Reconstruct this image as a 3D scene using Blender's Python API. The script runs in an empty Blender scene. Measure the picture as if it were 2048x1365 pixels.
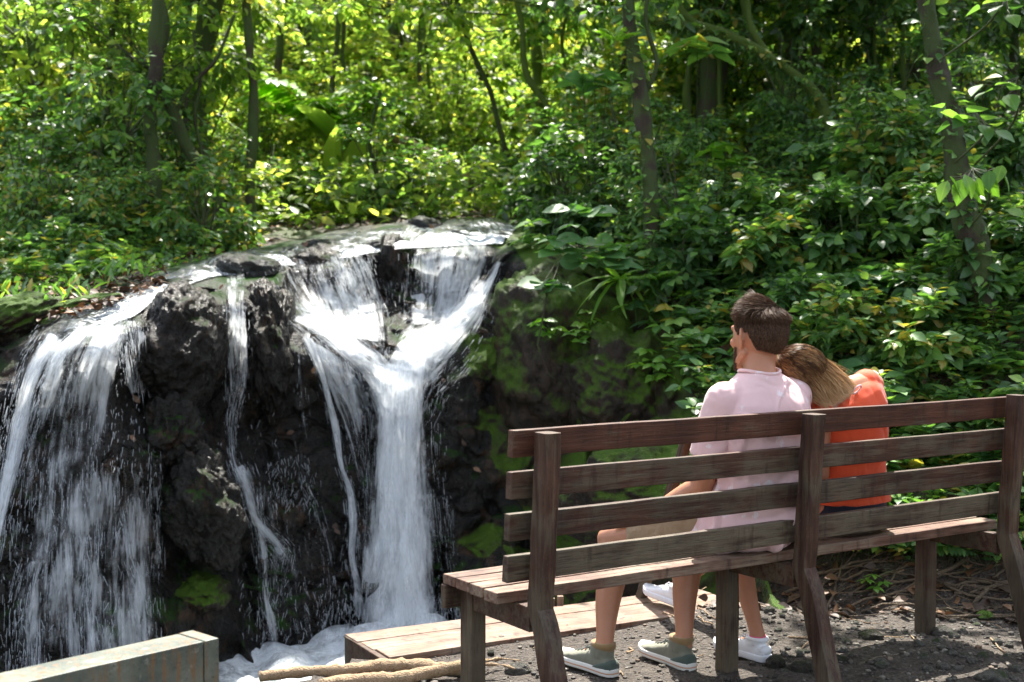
import bpy, bmesh, math, random
import numpy as np
from mathutils import Vector, Matrix
R = math.radians
random.seed(7); rng = np.random.default_rng(7)
scene = bpy.context.scene
COL = scene.collection

# ------------------------------------------------------------------ camera, light, exposure
EYE = 1.35; FPX = 2646.0; PITCH = R(2.08)
cam_d = bpy.data.cameras.new('camera'); cam = bpy.data.objects.new('camera', cam_d); COL.objects.link(cam)
cam.location = (0, 0, EYE); cam.rotation_euler = (R(90) - PITCH, 0, 0)
cam_d.sensor_width = 36; cam_d.lens = 36 * FPX / 2048; cam_d.clip_end = 400; cam_d.clip_start = .05
cam_d.dof.use_dof = True; cam_d.dof.focus_distance = 4.6; cam_d.dof.aperture_fstop = 4.0
scene.camera = cam

SUN_EL, SUN_AZ = R(58), R(6)          # azimuth: to the right of straight ahead (+y)
w = bpy.data.worlds.new("World"); scene.world = w; w.use_nodes = True
nt = w.node_tree
sky = nt.nodes.new('ShaderNodeTexSky'); sky.sky_type = 'NISHITA'; sky.sun_disc = False
sky.sun_elevation = SUN_EL; sky.sun_rotation = SUN_AZ; sky.dust_density = 2.0
bg = nt.nodes['Background']; bg.inputs[1].default_value = 0.14
hz = nt.nodes.new('ShaderNodeHueSaturation'); hz.inputs['Saturation'].default_value = .5   # thin white cloud over the blue
nt.links.new(sky.outputs[0], hz.inputs['Color']); nt.links.new(hz.outputs[0], bg.inputs[0])
sd = bpy.data.lights.new('sun', 'SUN'); sd.energy = 5.0; sd.angle = R(0.5); sd.color = (1, .95, .86)
sun = bpy.data.objects.new('sun', sd); COL.objects.link(sun)
to_sun = Vector((math.sin(SUN_AZ) * math.cos(SUN_EL), math.cos(SUN_AZ) * math.cos(SUN_EL), math.sin(SUN_EL)))
sun.rotation_euler = to_sun.to_track_quat('Z', 'Y').to_euler(); sun.location = (0, 0, 30)
scene.view_settings.view_transform = 'Standard'; scene.view_settings.look = 'None'
scene.view_settings.exposure = 1.6; scene.view_settings.gamma = 1
scene.render.engine = 'CYCLES'
cy = scene.cycles
cy.use_denoising = True; cy.max_bounces = 7; cy.diffuse_bounces = 3; cy.glossy_bounces = 2
cy.transmission_bounces = 4; cy.transparent_max_bounces = 14; cy.caustics_reflective = False; cy.caustics_refractive = False
cy.sample_clamp_indirect = 6; cy.use_adaptive_sampling = True; cy.adaptive_threshold = .02

# ------------------------------------------------------------------ helpers: space
CP, SP = math.cos(PITCH), math.sin(PITCH)
def W(px, py, Z):
    """photo measurement -> world point; Z is metres ahead of the camera (world y)"""
    px = np.asarray(px, float); py = np.asarray(py, float); Z = np.asarray(Z, float)
    a = (px - 1024) / FPX; b = -(py - 682.5) / FPX
    dy = CP + b * SP; dz = -SP + b * CP
    s = Z / dy
    return np.stack([a * s, Z + 0 * a, EYE + dz * s], -1)
BX, BN = np.array([.838, .546]), np.array([-.546, .838])
BO = np.array([.073, 3.81])
def B(t, n, h):
    """bench frame: t along the bench, n towards the waterfall, h up"""
    return Vector((BO[0] + BX[0]*t + BN[0]*n, BO[1] + BX[1]*t + BN[1]*n, h))

# ------------------------------------------------------------------ helpers: noise
def _hash(i, j, k, s):
    h = (i.astype(np.int64)*374761393 + j.astype(np.int64)*668265263 + k.astype(np.int64)*2147483647 + s*1274126177) & 0xffffffff
    h = ((h ^ (h >> 13)) * 1274126177) & 0xffffffff
    h = (h ^ (h >> 16)) & 0xffffffff
    return h / 4294967295.0
def vnoise(P, s=0):
    F = np.floor(P); f = P - F; f = f*f*(3-2*f); I = F.astype(np.int64)
    r = 0
    for a in (0, 1):
        for b in (0, 1):
            for c in (0, 1):
                wgt = (f[:,0] if a else 1-f[:,0]) * (f[:,1] if b else 1-f[:,1]) * (f[:,2] if c else 1-f[:,2])
                r = r + wgt * _hash(I[:,0]+a, I[:,1]+b, I[:,2]+c, s)
    return r*2-1
def fbm(P, o=4, s=0, g=.5):
    r = 0; a = 1
    for i in range(o):
        r = r + a*vnoise(P*(2.03**i)+17.3*i, s+i); a *= g
    return r
def cellnoise(P, s=0):
    """worley: distance to the nearest and the value of the cell"""
    I = np.floor(P).astype(np.int64); best = np.full(len(P), 9.); val = np.zeros(len(P)); sec = np.full(len(P), 9.)
    for a in (-1,0,1):
        for b in (-1,0,1):
            for c in (-1,0,1):
                J = I + np.array([a,b,c])
                q = J + np.stack([_hash(J[:,0],J[:,1],J[:,2],s+k) for k in (1,2,3)], -1)
                d = np.linalg.norm(q-P, axis=1)
                m = d < best
                sec = np.where(m, best, np.minimum(sec, d)); best = np.where(m, d, best)
                val = np.where(m, _hash(J[:,0],J[:,1],J[:,2],s+9), val)
    return best, sec-best, val
def smooth(a, b, x):
    t = np.clip((x-a)/(b-a), 0, 1); return t*t*(3-2*t)
class TPS:
    def __init__(s, P, v, reg=1e-3):
        s.P = np.asarray(P, float); n = len(P)
        K = s.k(s.P, s.P) + reg*np.eye(n)
        Q = np.hstack([np.ones((n,1)), s.P]); A = np.zeros((n+3, n+3)); A[:n,:n] = K; A[:n,n:] = Q; A[n:,:n] = Q.T
        s.w = np.linalg.solve(A, np.concatenate([np.asarray(v, float), np.zeros(3)]))
    def k(s, A, Bq):
        d2 = ((A[:,None,:]-Bq[None])**2).sum(-1); return .5*d2*np.log(d2+1e-12)
    def __call__(s, X):
        X = np.asarray(X, float); out = np.empty(len(X))
        for i in range(0, len(X), 20000):
            x = X[i:i+20000]; out[i:i+20000] = s.k(x, s.P)@s.w[:-3] + s.w[-3] + x@s.w[-2:]
        return out

# ------------------------------------------------------------------ helpers: meshes and objects
def mesh_np(name, V, F, attrs=None, smooth_=True, mats=(), mi=None, uv=None):
    V = np.asarray(V, np.float32); F = np.asarray(F, np.int32)
    me = bpy.data.meshes.new(name)
    me.vertices.add(len(V)); me.vertices.foreach_set('co', V.ravel())
    k = F.shape[1]
    me.loops.add(F.size); me.loops.foreach_set('vertex_index', F.ravel())
    me.polygons.add(len(F)); me.polygons.foreach_set('loop_start', np.arange(0, F.size, k, dtype=np.int32))
    me.polygons.foreach_set('loop_total', np.full(len(F), k, np.int32))
    for m in mats: me.materials.append(m)
    if mi is not None: me.polygons.foreach_set('material_index', np.asarray(mi, np.int32))
    me.update(calc_edges=True)
    me.polygons.foreach_set('use_smooth', np.full(len(F), smooth_, bool))
    for n_, a in (attrs or {}).items():
        at = me.attributes.new(n_, 'FLOAT', 'POINT'); at.data.foreach_set('value', np.asarray(a, np.float32))
    if uv is not None:
        l = me.uv_layers.new(name='flow'); l.data.foreach_set('uv', np.asarray(uv, np.float32)[F.ravel()].ravel())
    me.validate()
    return me
def link(name, me, parent=None, loc=None, **kw):
    o = bpy.data.objects.new(name, me); COL.objects.link(o)
    if parent is not None: o.parent = parent
    if loc is not None: o.location = loc
    for k, v in kw.items(): o[k] = v
    return o
def empty(name, loc=(0,0,0), rz=0, **kw):
    o = link(name, None, None, loc, **kw); o.rotation_euler = (0, 0, rz); o.empty_display_size = .1; return o
def info(o, label, cat, group=None):
    o['label'] = label; o['category'] = cat
    if group: o['group'] = group
    return o
class MB:
    """collects verts / faces (any n-gons) into one mesh"""
    def __init__(s): s.v = []; s.f = []; s.m = []
    def add(s, V, F, mi=0):
        b = len(s.v); s.v += [tuple(map(float, p)) for p in V]; s.f += [tuple(i+b for i in f) for f in F]; s.m += [mi]*len(F)
    def mesh(s, name, mats=(), smooth_=True):
        me = bpy.data.meshes.new(name); me.from_pydata(s.v, [], s.f)
        for m in mats: me.materials.append(m)
        me.polygons.foreach_set('material_index', s.m); me.polygons.foreach_set('use_smooth', [smooth_]*len(s.f))
        me.update(); return me
def tube(P, r, k=10, cap=True, wob=0, seed=0, ell=None):
    """a tube through points P with radii r -> V, F ; closed with round-ish ends"""
    P = [Vector(p) for p in P]; n = len(P)
    if not hasattr(r, '__len__'): r = [r]*n
    V = []; F = []; prev = None; rnd = random.Random(seed)
    for i in range(n):
        t = (P[min(i+1,n-1)] - P[max(i-1,0)]).normalized()
        if prev is None:
            a = t.cross(Vector((0,0,1))); a = a if a.length > .1 else t.cross(Vector((1,0,0)))
        else: a = prev - t*prev.dot(t)
        a.normalize(); prev = a; b = t.cross(a)
        for j in range(k):
            q = 2*math.pi*j/k; rr = r[i]*(1+wob*(rnd.random()-.5))
            V.append(P[i] + a*math.cos(q)*rr + b*math.sin(q)*rr)
    for i in range(n-1):
        for j in range(k):
            F.append((i*k+j, i*k+(j+1)%k, (i+1)*k+(j+1)%k, (i+1)*k+j))
    if cap: F.append(tuple(range(k-1,-1,-1))); F.append(tuple((n-1)*k+j for j in range(k)))
    return V, F
def spline(P, m=8):
    """catmull-rom through points (tuples of any length)"""
    P = [np.array(p, float) for p in P]; out = []
    for i in range(len(P)-1):
        a = P[max(i-1,0)]; b = P[i]; c = P[i+1]; d = P[min(i+2,len(P)-1)]
        for s in range(m):
            t = s/m; out.append(.5*((2*b)+(-a+c)*t+(2*a-5*b+4*c-d)*t*t+(-a+3*b-3*c+d)*t**3))
    out.append(P[-1]); return np.array(out)
def prisms(P0, P1, r0, r1=None):
    """N three-sided spindles from P0 to P1 (numpy) -> V, F(tri)"""
    P0 = np.asarray(P0); P1 = np.asarray(P1); n = len(P0)
    r0 = np.broadcast_to(r0, (n,)); r1 = r0*.6 if r1 is None else np.broadcast_to(r1, (n,))
    t = P1-P0; t = t/(np.linalg.norm(t, axis=1, keepdims=True)+1e-9)
    up = np.where(np.abs(t[:,2:3]) > .9, np.array([[1.,0,0]]), np.array([[0,0,1.]]))
    a = np.cross(t, up); a /= np.linalg.norm(a, axis=1, keepdims=True); b = np.cross(t, a)
    V = np.empty((n, 6, 3))
    for j in range(3):
        q = 2*math.pi*j/3; d = a*math.cos(q)+b*math.sin(q)
        V[:,j] = P0+d*r0[:,None]; V[:,3+j] = P1+d*r1[:,None]
    T = np.array([[0,1,4],[0,4,3],[1,2,5],[1,5,4],[2,0,3],[2,3,5]])
    F = (T[None]+(np.arange(n)*6)[:,None,None]).reshape(-1,3)
    return V.reshape(-1,3), F
def ico(sub):
    bm = bmesh.new(); bmesh.ops.create_icosphere(bm, subdivisions=sub, radius=1)
    V = np.array([v.co[:] for v in bm.verts]); F = np.array([[l.index for l in f.verts] for f in bm.faces]); bm.free(); return V, F
def cat(parts):
    """concatenate (V,F) lists of the same face size"""
    V = []; F = []; b = 0
    for v, f in parts: V.append(np.asarray(v)); F.append(np.asarray(f)+b); b += len(v)
    return np.concatenate(V), np.concatenate(F)
def solid(name, parts, voxel, mat, parent=None, it=4, post=None, wr=None, **kw):
    """union of overlapping closed pieces as ONE continuous smooth surface"""
    mb = MB()
    for V, F in parts: mb.add(V, F)
    o = bpy.data.objects.new('tmp', mb.mesh('tmp')); COL.objects.link(o)
    m = o.modifiers.new('r', 'REMESH'); m.mode = 'VOXEL'; m.voxel_size = voxel; m.use_smooth_shade = True
    m = o.modifiers.new('s', 'SMOOTH'); m.factor = .5; m.iterations = it
    dg = bpy.context.evaluated_depsgraph_get(); dg.update()
    me = bpy.data.meshes.new_from_object(o.evaluated_get(dg)); me.name = name
    bpy.data.objects.remove(o)
    V = np.empty(len(me.vertices)*3, np.float32); me.vertices.foreach_get('co', V); V = V.reshape(-1,3)
    if wr is not None:
        N = np.empty(len(me.vertices)*3, np.float32); me.vertices.foreach_get('normal', N); N = N.reshape(-1,3)
        V = V + N*wr(V.astype(float), N)[:,None]
    if post is not None: V = post(V.astype(float))
    me.vertices.foreach_set('co', np.asarray(V, np.float32).ravel())
    me.materials.clear(); me.materials.append(mat); me.polygons.foreach_set('use_smooth', [True]*len(me.polygons)); me.update()
    return link(name, me, parent, **kw)
def ellipsoid(c, r, ax=None, seg=20, ring=14):
    """closed ellipsoid: centre, radii, axes (3 vectors)"""
    A = [Vector(a) for a in (ax or ((1,0,0),(0,1,0),(0,0,1)))]; c = Vector(c); V = [c+A[2]*r[2]]; F = []
    for i in range(1, ring):
        p = math.pi*i/ring
        for j in range(seg):
            q = 2*math.pi*j/seg
            V.append(c+A[0]*r[0]*math.sin(p)*math.cos(q)+A[1]*r[1]*math.sin(p)*math.sin(q)+A[2]*r[2]*math.cos(p))
    V.append(c-A[2]*r[2])
    for j in range(seg): F.append((0, 1+j, 1+(j+1)%seg))
    for i in range(ring-2):
        for j in range(seg):
            a = 1+i*seg+j; b = 1+i*seg+(j+1)%seg; F.append((a, a+seg, b+seg, b))
    l = 1+(ring-2)*seg
    for j in range(seg): F.append((l+j, len(V)-1, l+(j+1)%seg))
    return V, F
def limb(P, r, k=16, m=5, flat=False):
    """tapered limb with round ends through joints P (smooth)"""
    S = spline([tuple(p)+(q,) for p, q in zip(P, r)], m)
    pts = [Vector(s[:3]) for s in S]; rad = [float(s[3]) for s in S]
    if not flat:
        d0 = (pts[0]-pts[1]).normalized(); d1 = (pts[-1]-pts[-2]).normalized()
        pre = [(pts[0]+d0*rad[0]*a, rad[0]*math.sqrt(max(1-a*a,.01))) for a in (1,.8,.45)]
        suf = [(pts[-1]+d1*rad[-1]*a, rad[-1]*math.sqrt(max(1-a*a,.01))) for a in (.45,.8,1)]
        pts = [p for p,_ in pre]+pts+[p for p,_ in suf]; rad = [q for _,q in pre]+rad+[q for _,q in suf]
    return tube(pts, rad, k)
def loft(rings, k=28, ex=2.4):
    """rings: (centre Vector, axis A Vector*halfwidth, axis B Vector*halfdepth) -> closed"""
    V = []; F = []
    for c, a, b in rings:
        for j in range(k):
            q = 2*math.pi*j/k; x = math.cos(q); y = math.sin(q)
            x = math.copysign(abs(x)**(2/ex), x); y = math.copysign(abs(y)**(2/ex), y)
            V.append(Vector(c)+Vector(a)*x+Vector(b)*y)
    n = len(rings)
    for i in range(n-1):
        for j in range(k): F.append((i*k+j, i*k+(j+1)%k, (i+1)*k+(j+1)%k, (i+1)*k+j))
    F.append(tuple(range(k-1,-1,-1))); F.append(tuple((n-1)*k+j for j in range(k)))
    return V, F

# ------------------------------------------------------------------ helpers: materials
class NM:
    def __init__(s, name):
        s.mat = bpy.data.materials.new(name); s.mat.use_nodes = True; s.t = s.mat.node_tree; s.t.nodes.clear()
        s.out = s.t.nodes.new('ShaderNodeOutputMaterial')
    def n(s, kind, ins=None, **props):
        nd = s.t.nodes.new('ShaderNode'+kind)
        for k, v in props.items(): setattr(nd, k, v)
        for k, v in (ins or {}).items():
            i = nd.inputs[k]
            if isinstance(v, bpy.types.NodeSocket): s.t.links.new(v, i)
            elif isinstance(v, bpy.types.Node): s.t.links.new(v.outputs[0], i)
            else: i.default_value = v
        return nd
    def math(s, op, a, b=0., clamp=False): return s.n('Math', {0: a, 1: b}, operation=op, use_clamp=clamp).outputs[0]
    def mad(s, a, b, c): return s.n('Math', {0: a, 1: b, 2: c}, operation='MULTIPLY_ADD').outputs[0]
    def mix(s, f, a, b, mode='MIX'):
        nd = s.n('MixRGB', {0: f, 1: a, 2: b}, blend_type=mode); return nd.outputs[0]
    def ramp(s, f, stops, interp='LINEAR'):
        nd = s.n('ValToRGB', {0: f}); cr = nd.color_ramp; cr.interpolation = interp
        while len(cr.elements) < len(stops): cr.elements.new(.5)
        for e, (p, c) in zip(cr.elements, stops):
            e.position = p; e.color = (c, c, c, 1) if not hasattr(c, '__len__') else tuple(c)+((1,) if len(c) == 3 else ())
        return nd.outputs[0]
    def coords(s, kind='Object', scale=(1,1,1), rot=(0,0,0)):
        tc = s.n('TexCoord'); return s.n('Mapping', {'Vector': tc.outputs[kind], 'Scale': scale, 'Rotation': rot}).outputs[0]
    def noise(s, vec, scale, detail=4, rough=.55, dist=0): return s.n('TexNoise', {'Vector': vec, 'Scale': scale, 'Detail': detail, 'Roughness': rough, 'Distortion': dist})
    def attr(s, name): return s.n('Attribute', attribute_name=name).outputs['Fac']
    def bump(s, h, strength=.5, dist=.01, prev=None):
        ins = {'Height': h, 'Strength': strength, 'Distance': dist}
        if prev is not None: ins['Normal'] = prev
        return s.n('Bump', ins).outputs[0]
    def principled(s, **k):
        nd = s.n('BsdfPrincipled')
        for a, v in k.items():
            i = nd.inputs[a.replace('_', ' ')]
            if isinstance(v, bpy.types.NodeSocket): s.t.links.new(v, i)
            else: i.default_value = v
        return nd.outputs[0]
    def done(s, sh): s.t.links.new(sh, s.out.inputs[0]); return s.mat
def C(*c): return tuple(c)+(1,)

def leaf_mat(name, stops, trans=.35, rough=.38, vein=.25, tcol=None):
    m = NM(name); t = m.attr('tint'); v = m.attr('vein')
    rnd = m.n('ObjectInfo').outputs['Random']
    f = m.math('ADD', t, m.math('MULTIPLY', m.math('SUBTRACT', rnd, .5), .55), True)
    col = m.ramp(f, stops)
    nz = m.noise(m.coords('Object'), 60, 2)
    col = m.mix(.25, col, m.mix(.5, col, nz.outputs['Color'], 'MULTIPLY'))
    pale = m.mix(1., col, C(1.7, 1.5, 1.5), 'MULTIPLY')
    vf = m.ramp(v, [(0, vein), (.10, vein*.6), (.16, 0)])
    col = m.mix(vf, col, pale)
    p = m.principled(Base_Color=col, Roughness=rough, Specular_IOR_Level=.55)
    tc = m.mix(1., col, C(*(tcol or (2.2, 2.3, .9))), 'MULTIPLY')
    tr = m.n('BsdfTranslucent', {'Color': tc}).outputs[0]
    return m.done(m.n('MixShader', {0: trans, 1: p, 2: tr}).outputs[0])

M = {}
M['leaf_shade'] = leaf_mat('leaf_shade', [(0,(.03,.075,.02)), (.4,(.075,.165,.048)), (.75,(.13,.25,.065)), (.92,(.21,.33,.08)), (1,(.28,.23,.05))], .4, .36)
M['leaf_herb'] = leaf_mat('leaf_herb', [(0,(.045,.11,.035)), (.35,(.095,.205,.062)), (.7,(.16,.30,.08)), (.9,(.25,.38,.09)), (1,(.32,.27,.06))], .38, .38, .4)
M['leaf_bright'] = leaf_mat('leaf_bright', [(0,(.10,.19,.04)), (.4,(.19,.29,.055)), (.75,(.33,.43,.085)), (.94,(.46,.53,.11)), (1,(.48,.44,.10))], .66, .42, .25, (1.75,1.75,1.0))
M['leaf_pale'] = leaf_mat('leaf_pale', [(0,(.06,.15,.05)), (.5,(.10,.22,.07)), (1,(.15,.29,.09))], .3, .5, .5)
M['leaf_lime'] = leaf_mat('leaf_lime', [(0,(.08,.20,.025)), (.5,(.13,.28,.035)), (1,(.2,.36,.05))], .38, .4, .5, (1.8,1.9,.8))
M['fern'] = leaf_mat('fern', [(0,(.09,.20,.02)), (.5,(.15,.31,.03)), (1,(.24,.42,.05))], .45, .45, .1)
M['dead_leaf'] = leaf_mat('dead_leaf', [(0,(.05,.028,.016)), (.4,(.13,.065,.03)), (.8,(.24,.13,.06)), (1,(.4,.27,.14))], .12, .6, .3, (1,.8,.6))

def bark(name, a, b, moss, mossamt=.5):
    m = NM(name); c = m.coords('Object'); cs = m.coords('Object', (1,1,.18))
    n1 = m.noise(cs, 45, 5, .65); n2 = m.noise(c, 5, 4, .6); n3 = m.noise(c, 160, 2)
    col = m.mix(n1.outputs[0], C(*a), C(*b))
    lichen = m.ramp(m.noise(c, 13, 3).outputs[0], [(.64, 0), (.74, .4)])
    col = m.mix(lichen, col, C(.11,.11,.07))
    g = m.ramp(m.math('ADD', n2.outputs[0], m.math('MULTIPLY', n3.outputs[0], .15)), [(.72-mossamt*.4, 0), (.82-mossamt*.4, 1)])
    col = m.mix(g, col, C(*moss))
    h = m.math('ADD', n1.outputs[0], m.math('MULTIPLY', n3.outputs[0], .4))
    return m.done(m.principled(Base_Color=col, Roughness=.8, Normal=m.bump(h, .9, .02)))
M['bark_dark'] = bark('bark_dark', (.014,.009,.005), (.055,.036,.020), (.04,.062,.010), .6)
M['bark_moss'] = bark('bark_moss', (.02,.015,.01), (.09,.07,.045), (.075,.12,.012), 1.0)
M['bark_grey'] = bark('bark_grey', (.03,.022,.014), (.10,.075,.048), (.05,.08,.015), .6)
M['twig'] = bark('twig', (.045,.03,.018), (.17,.12,.07), (.06,.08,.02), .1)
M['root'] = bark('root', (.22,.14,.075), (.45,.32,.19), (.2,.16,.08), .05)
m = NM('stem'); M['stem'] = m.done(m.principled(Base_Color=m.mix(m.noise(m.coords(), 30).outputs[0], C(.05,.045,.02), C(.07,.10,.03)), Roughness=.6))

def rock(name, dark, light, moss, mossamt, rough=.3, rscale=1.):
    m = NM(name); c = m.coords('Object')
    big = m.noise(c, 2.2*rscale, 5, .6); mid = m.noise(c, 11*rscale, 5, .65); fine = m.noise(c, 60*rscale, 4, .7)
    vor = m.n('TexVoronoi', {'Vector': c, 'Scale': 26*rscale}, feature='DISTANCE_TO_EDGE')
    f = m.math('ADD', m.math('MULTIPLY', mid.outputs[0], .6), m.math('MULTIPLY', fine.outputs[0], .4))
    col = m.mix(m.ramp(f, [(.38, 0), (.66, 1)]), C(*dark), C(*light))
    rust = m.ramp(m.noise(c, 4.5*rscale, 4, .7, 1).outputs[0], [(.55, 0), (.72, .55)])
    col = m.mix(rust, col, C(.085,.045,.022))
    geo = m.n('NewGeometry'); up = m.n('SeparateXYZ', {0: geo.outputs['Normal']}).outputs[2]
    g = m.math('ADD', m.math('MULTIPLY', up, .28), m.math('ADD', big.outputs[0], m.math('MULTIPLY', fine.outputs[0], .22)))
    g = m.ramp(g, [(.90-mossamt*.5, 0), (1.12-mossamt*.5, 1)])
    mv = m.noise(c, 140, 3, .7)
    mcol = m.mix(mv.outputs[0], C(moss[0]*.35, moss[1]*.4, moss[2]*.4), C(moss[0]*1.5, moss[1]*1.5, moss[2]))
    mcol = m.mix(m.noise(c, 7, 3).outputs[0], mcol, m.mix(1, mcol, C(.45,.55,.5), 'MULTIPLY'))
    col = m.mix(g, col, mcol)
    h = m.math('ADD', m.math('ADD', mid.outputs[0], m.math('MULTIPLY', fine.outputs[0], .45)), m.math('MULTIPLY', m.math('MULTIPLY', mv.outputs[0], g), .5))
    ro = m.math('ADD', m.math('MULTIPLY', g, .9-rough), m.mad(fine.outputs[0], .35, .12), True)
    ro = m.math('MAXIMUM', ro, rough)
    nb = m.bump(h, .9, .028)
    return m.done(m.principled(Base_Color=col, Roughness=ro, Specular_IOR_Level=.2, Normal=nb))
M['wet_rock'] = rock('wet_rock', (.005,.005,.0045), (.020,.0175,.014), (.03,.08,.012), .16, .2)
M['boulder'] = rock('boulder', (.005,.0045,.004), (.018,.015,.012), (.03,.07,.012), .05, .2, 1.2)
M['stream_stone'] = rock('stream_stone', (.02,.022,.022), (.09,.09,.085), (.03,.06,.02), .1, .25, 3)
M['moss_rock'] = rock('moss_rock', (.010,.008,.006), (.05,.036,.024), (.085,.150,.018), .60, .5)
M['pebble'] = rock('pebble', (.05,.048,.042), (.20,.19,.16), (.06,.09,.03), .1, .45, 6)

# soil / forest floor: gravelly near the bench, leaf litter and moss on the slopes
m = NM('forest_floor'); c = m.coords('Object')
n1 = m.noise(c, 3, 5, .6); n2 = m.noise(c, 22, 5, .65); n3 = m.noise(c, 130, 4, .7); vo = m.n('TexVoronoi', {'Vector': c, 'Scale': 75}, feature='F1')
soil = m.mix(n2.outputs[0], C(.020,.013,.009), C(.095,.066,.043))
lit = m.ramp(m.n('TexVoronoi', {'Vector': m.coords('Object', (1,1.4,1)), 'Scale': 20}, feature='F1').outputs['Color'], [(.25,(.02,.014,.01)),(.5,(.06,.036,.02)),(.75,(.13,.075,.04)),(1,(.05,.05,.02))])
gr = m.ramp(vo.outputs['Color'], [(.2,(.024,.018,.013)),(.6,(.066,.052,.040)),(.9,(.135,.112,.088))])
gravel = m.mix(m.ramp(n2.outputs[0], [(.35,.1),(.6,.8)]), soil, gr)
slope = m.attr('hill')
col = m.mix(slope, gravel, m.mix(.45, soil, lit))
mo = m.math('MULTIPLY', m.ramp(n1.outputs[0], [(.48,0),(.58,1)]), slope)
col = m.mix(m.math('MULTIPLY', mo, .7), col, m.mix(n3.outputs[0], C(.02,.045,.008), C(.08,.14,.02)))
h = m.math('ADD', m.math('MULTIPLY', n2.outputs[0], .8), m.math('MULTIPLY', n3.outputs[0], .5)); h = m.math('SUBTRACT', h, m.math('MULTIPLY', vo.outputs[0], .6))
M['floor'] = m.done(m.principled(Base_Color=col, Roughness=.75, Normal=m.bump(h, 1, .02)))

def wood(name, axis, a, b, grey, wgrey, pale=0.):
    m = NM(name); sc = (1.2, 22, 22) if axis == 'x' else (22, 22, 1.2)
    c = m.coords('Object', sc); cu = m.coords('Object')
    rnd = m.n('ObjectInfo').outputs['Random']
    c2 = m.n('VectorMath', {0: c, 1: m.n('CombineXYZ', {0: m.math('MULTIPLY', rnd, 31.), 1: m.math('MULTIPLY', rnd, 17.), 2: m.math('MULTIPLY', rnd, 23.)}).outputs[0]}, operation='ADD').outputs[0]
    g1 = m.noise(c2, 2.2, 6, .65, .6); g2 = m.noise(c2, 9, 3, .6); big = m.noise(cu, 5, 4, .6); sp = m.noise(cu, 300, 2); st = m.noise(m.coords('Object', (14,14,2.2)), 1.6, 4, .6)
    col = m.mix(m.ramp(g1.outputs[0], [(.3,0),(.7,1)]), C(*a), C(*b))
    hz_ = m.math('MULTIPLY', m.math('SUBTRACT', .55, m.n('SeparateXYZ', {0: cu}).outputs[2]), .35 if axis == 'z' else 0.)
    wf = m.ramp(m.math('ADD', m.math('ADD', big.outputs[0], hz_), m.math('MULTIPLY', m.math('SUBTRACT', g1.outputs[0], .5), .9)), [(.62-wgrey*.35,0),(.78-wgrey*.3,.9)])
    col = m.mix(wf, col, m.mix(g2.outputs[0], C(*[x*.55 for x in grey]), C(*[x*1.35 for x in grey])))
    stain = m.ramp(st.outputs[0], [(.56, 0), (.66, .6)])
    col = m.mix(stain, col, C(.035,.016,.012)); col = m.mix(m.ramp(m.noise(m.coords('Object', (3,3,3)), 2.2, 3).outputs[0], [(.35,0),(.65,1)]), m.mix(1., col, C(.62,.60,.60), 'MULTIPLY'), col)
    col = m.mix(m.ramp(g2.outputs[0], [(.28,.7),(.42,0)]), col, C(.012,.009,.007))
    col = m.mix(m.ramp(sp.outputs[0], [(.68,0),(.74,.45)]), col, C(.3,.27,.22))
    h = m.math('ADD', g1.outputs[0], m.math('MULTIPLY', g2.outputs[0], .7))
    return m.done(m.principled(Base_Color=col, Roughness=m.mad(g2.outputs[0], .35, .38), Specular_IOR_Level=.28, Normal=m.bump(h, .7, .004)))
GREY = (.115,.092,.06)
M['wood_red'] = wood('wood_red', 'x', (.042,.014,.008), (.145,.056,.03), GREY, .22)
M['wood_mid'] = wood('wood_mid', 'x', (.042,.017,.010), (.13,.060,.036), GREY, .62)
M['wood_grey'] = wood('wood_grey', 'x', (.05,.028,.018), (.12,.07,.044), (.15,.122,.08), .85)
M['wood_post'] = wood('wood_post', 'z', (.038,.017,.011), (.13,.066,.04), GREY, .55)
M['wood_seat'] = wood('wood_seat', 'x', (.10,.045,.03), (.30,.17,.115), (.27,.205,.145), .55)
M['wood_deck'] = wood('wood_deck', 'x', (.17,.09,.055), (.35,.22,.15), (.28,.22,.165), .6)
M['wood_beam'] = wood('wood_beam', 'x', (.07,.06,.03), (.20,.17,.10), (.20,.19,.13), 1.2)

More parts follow.
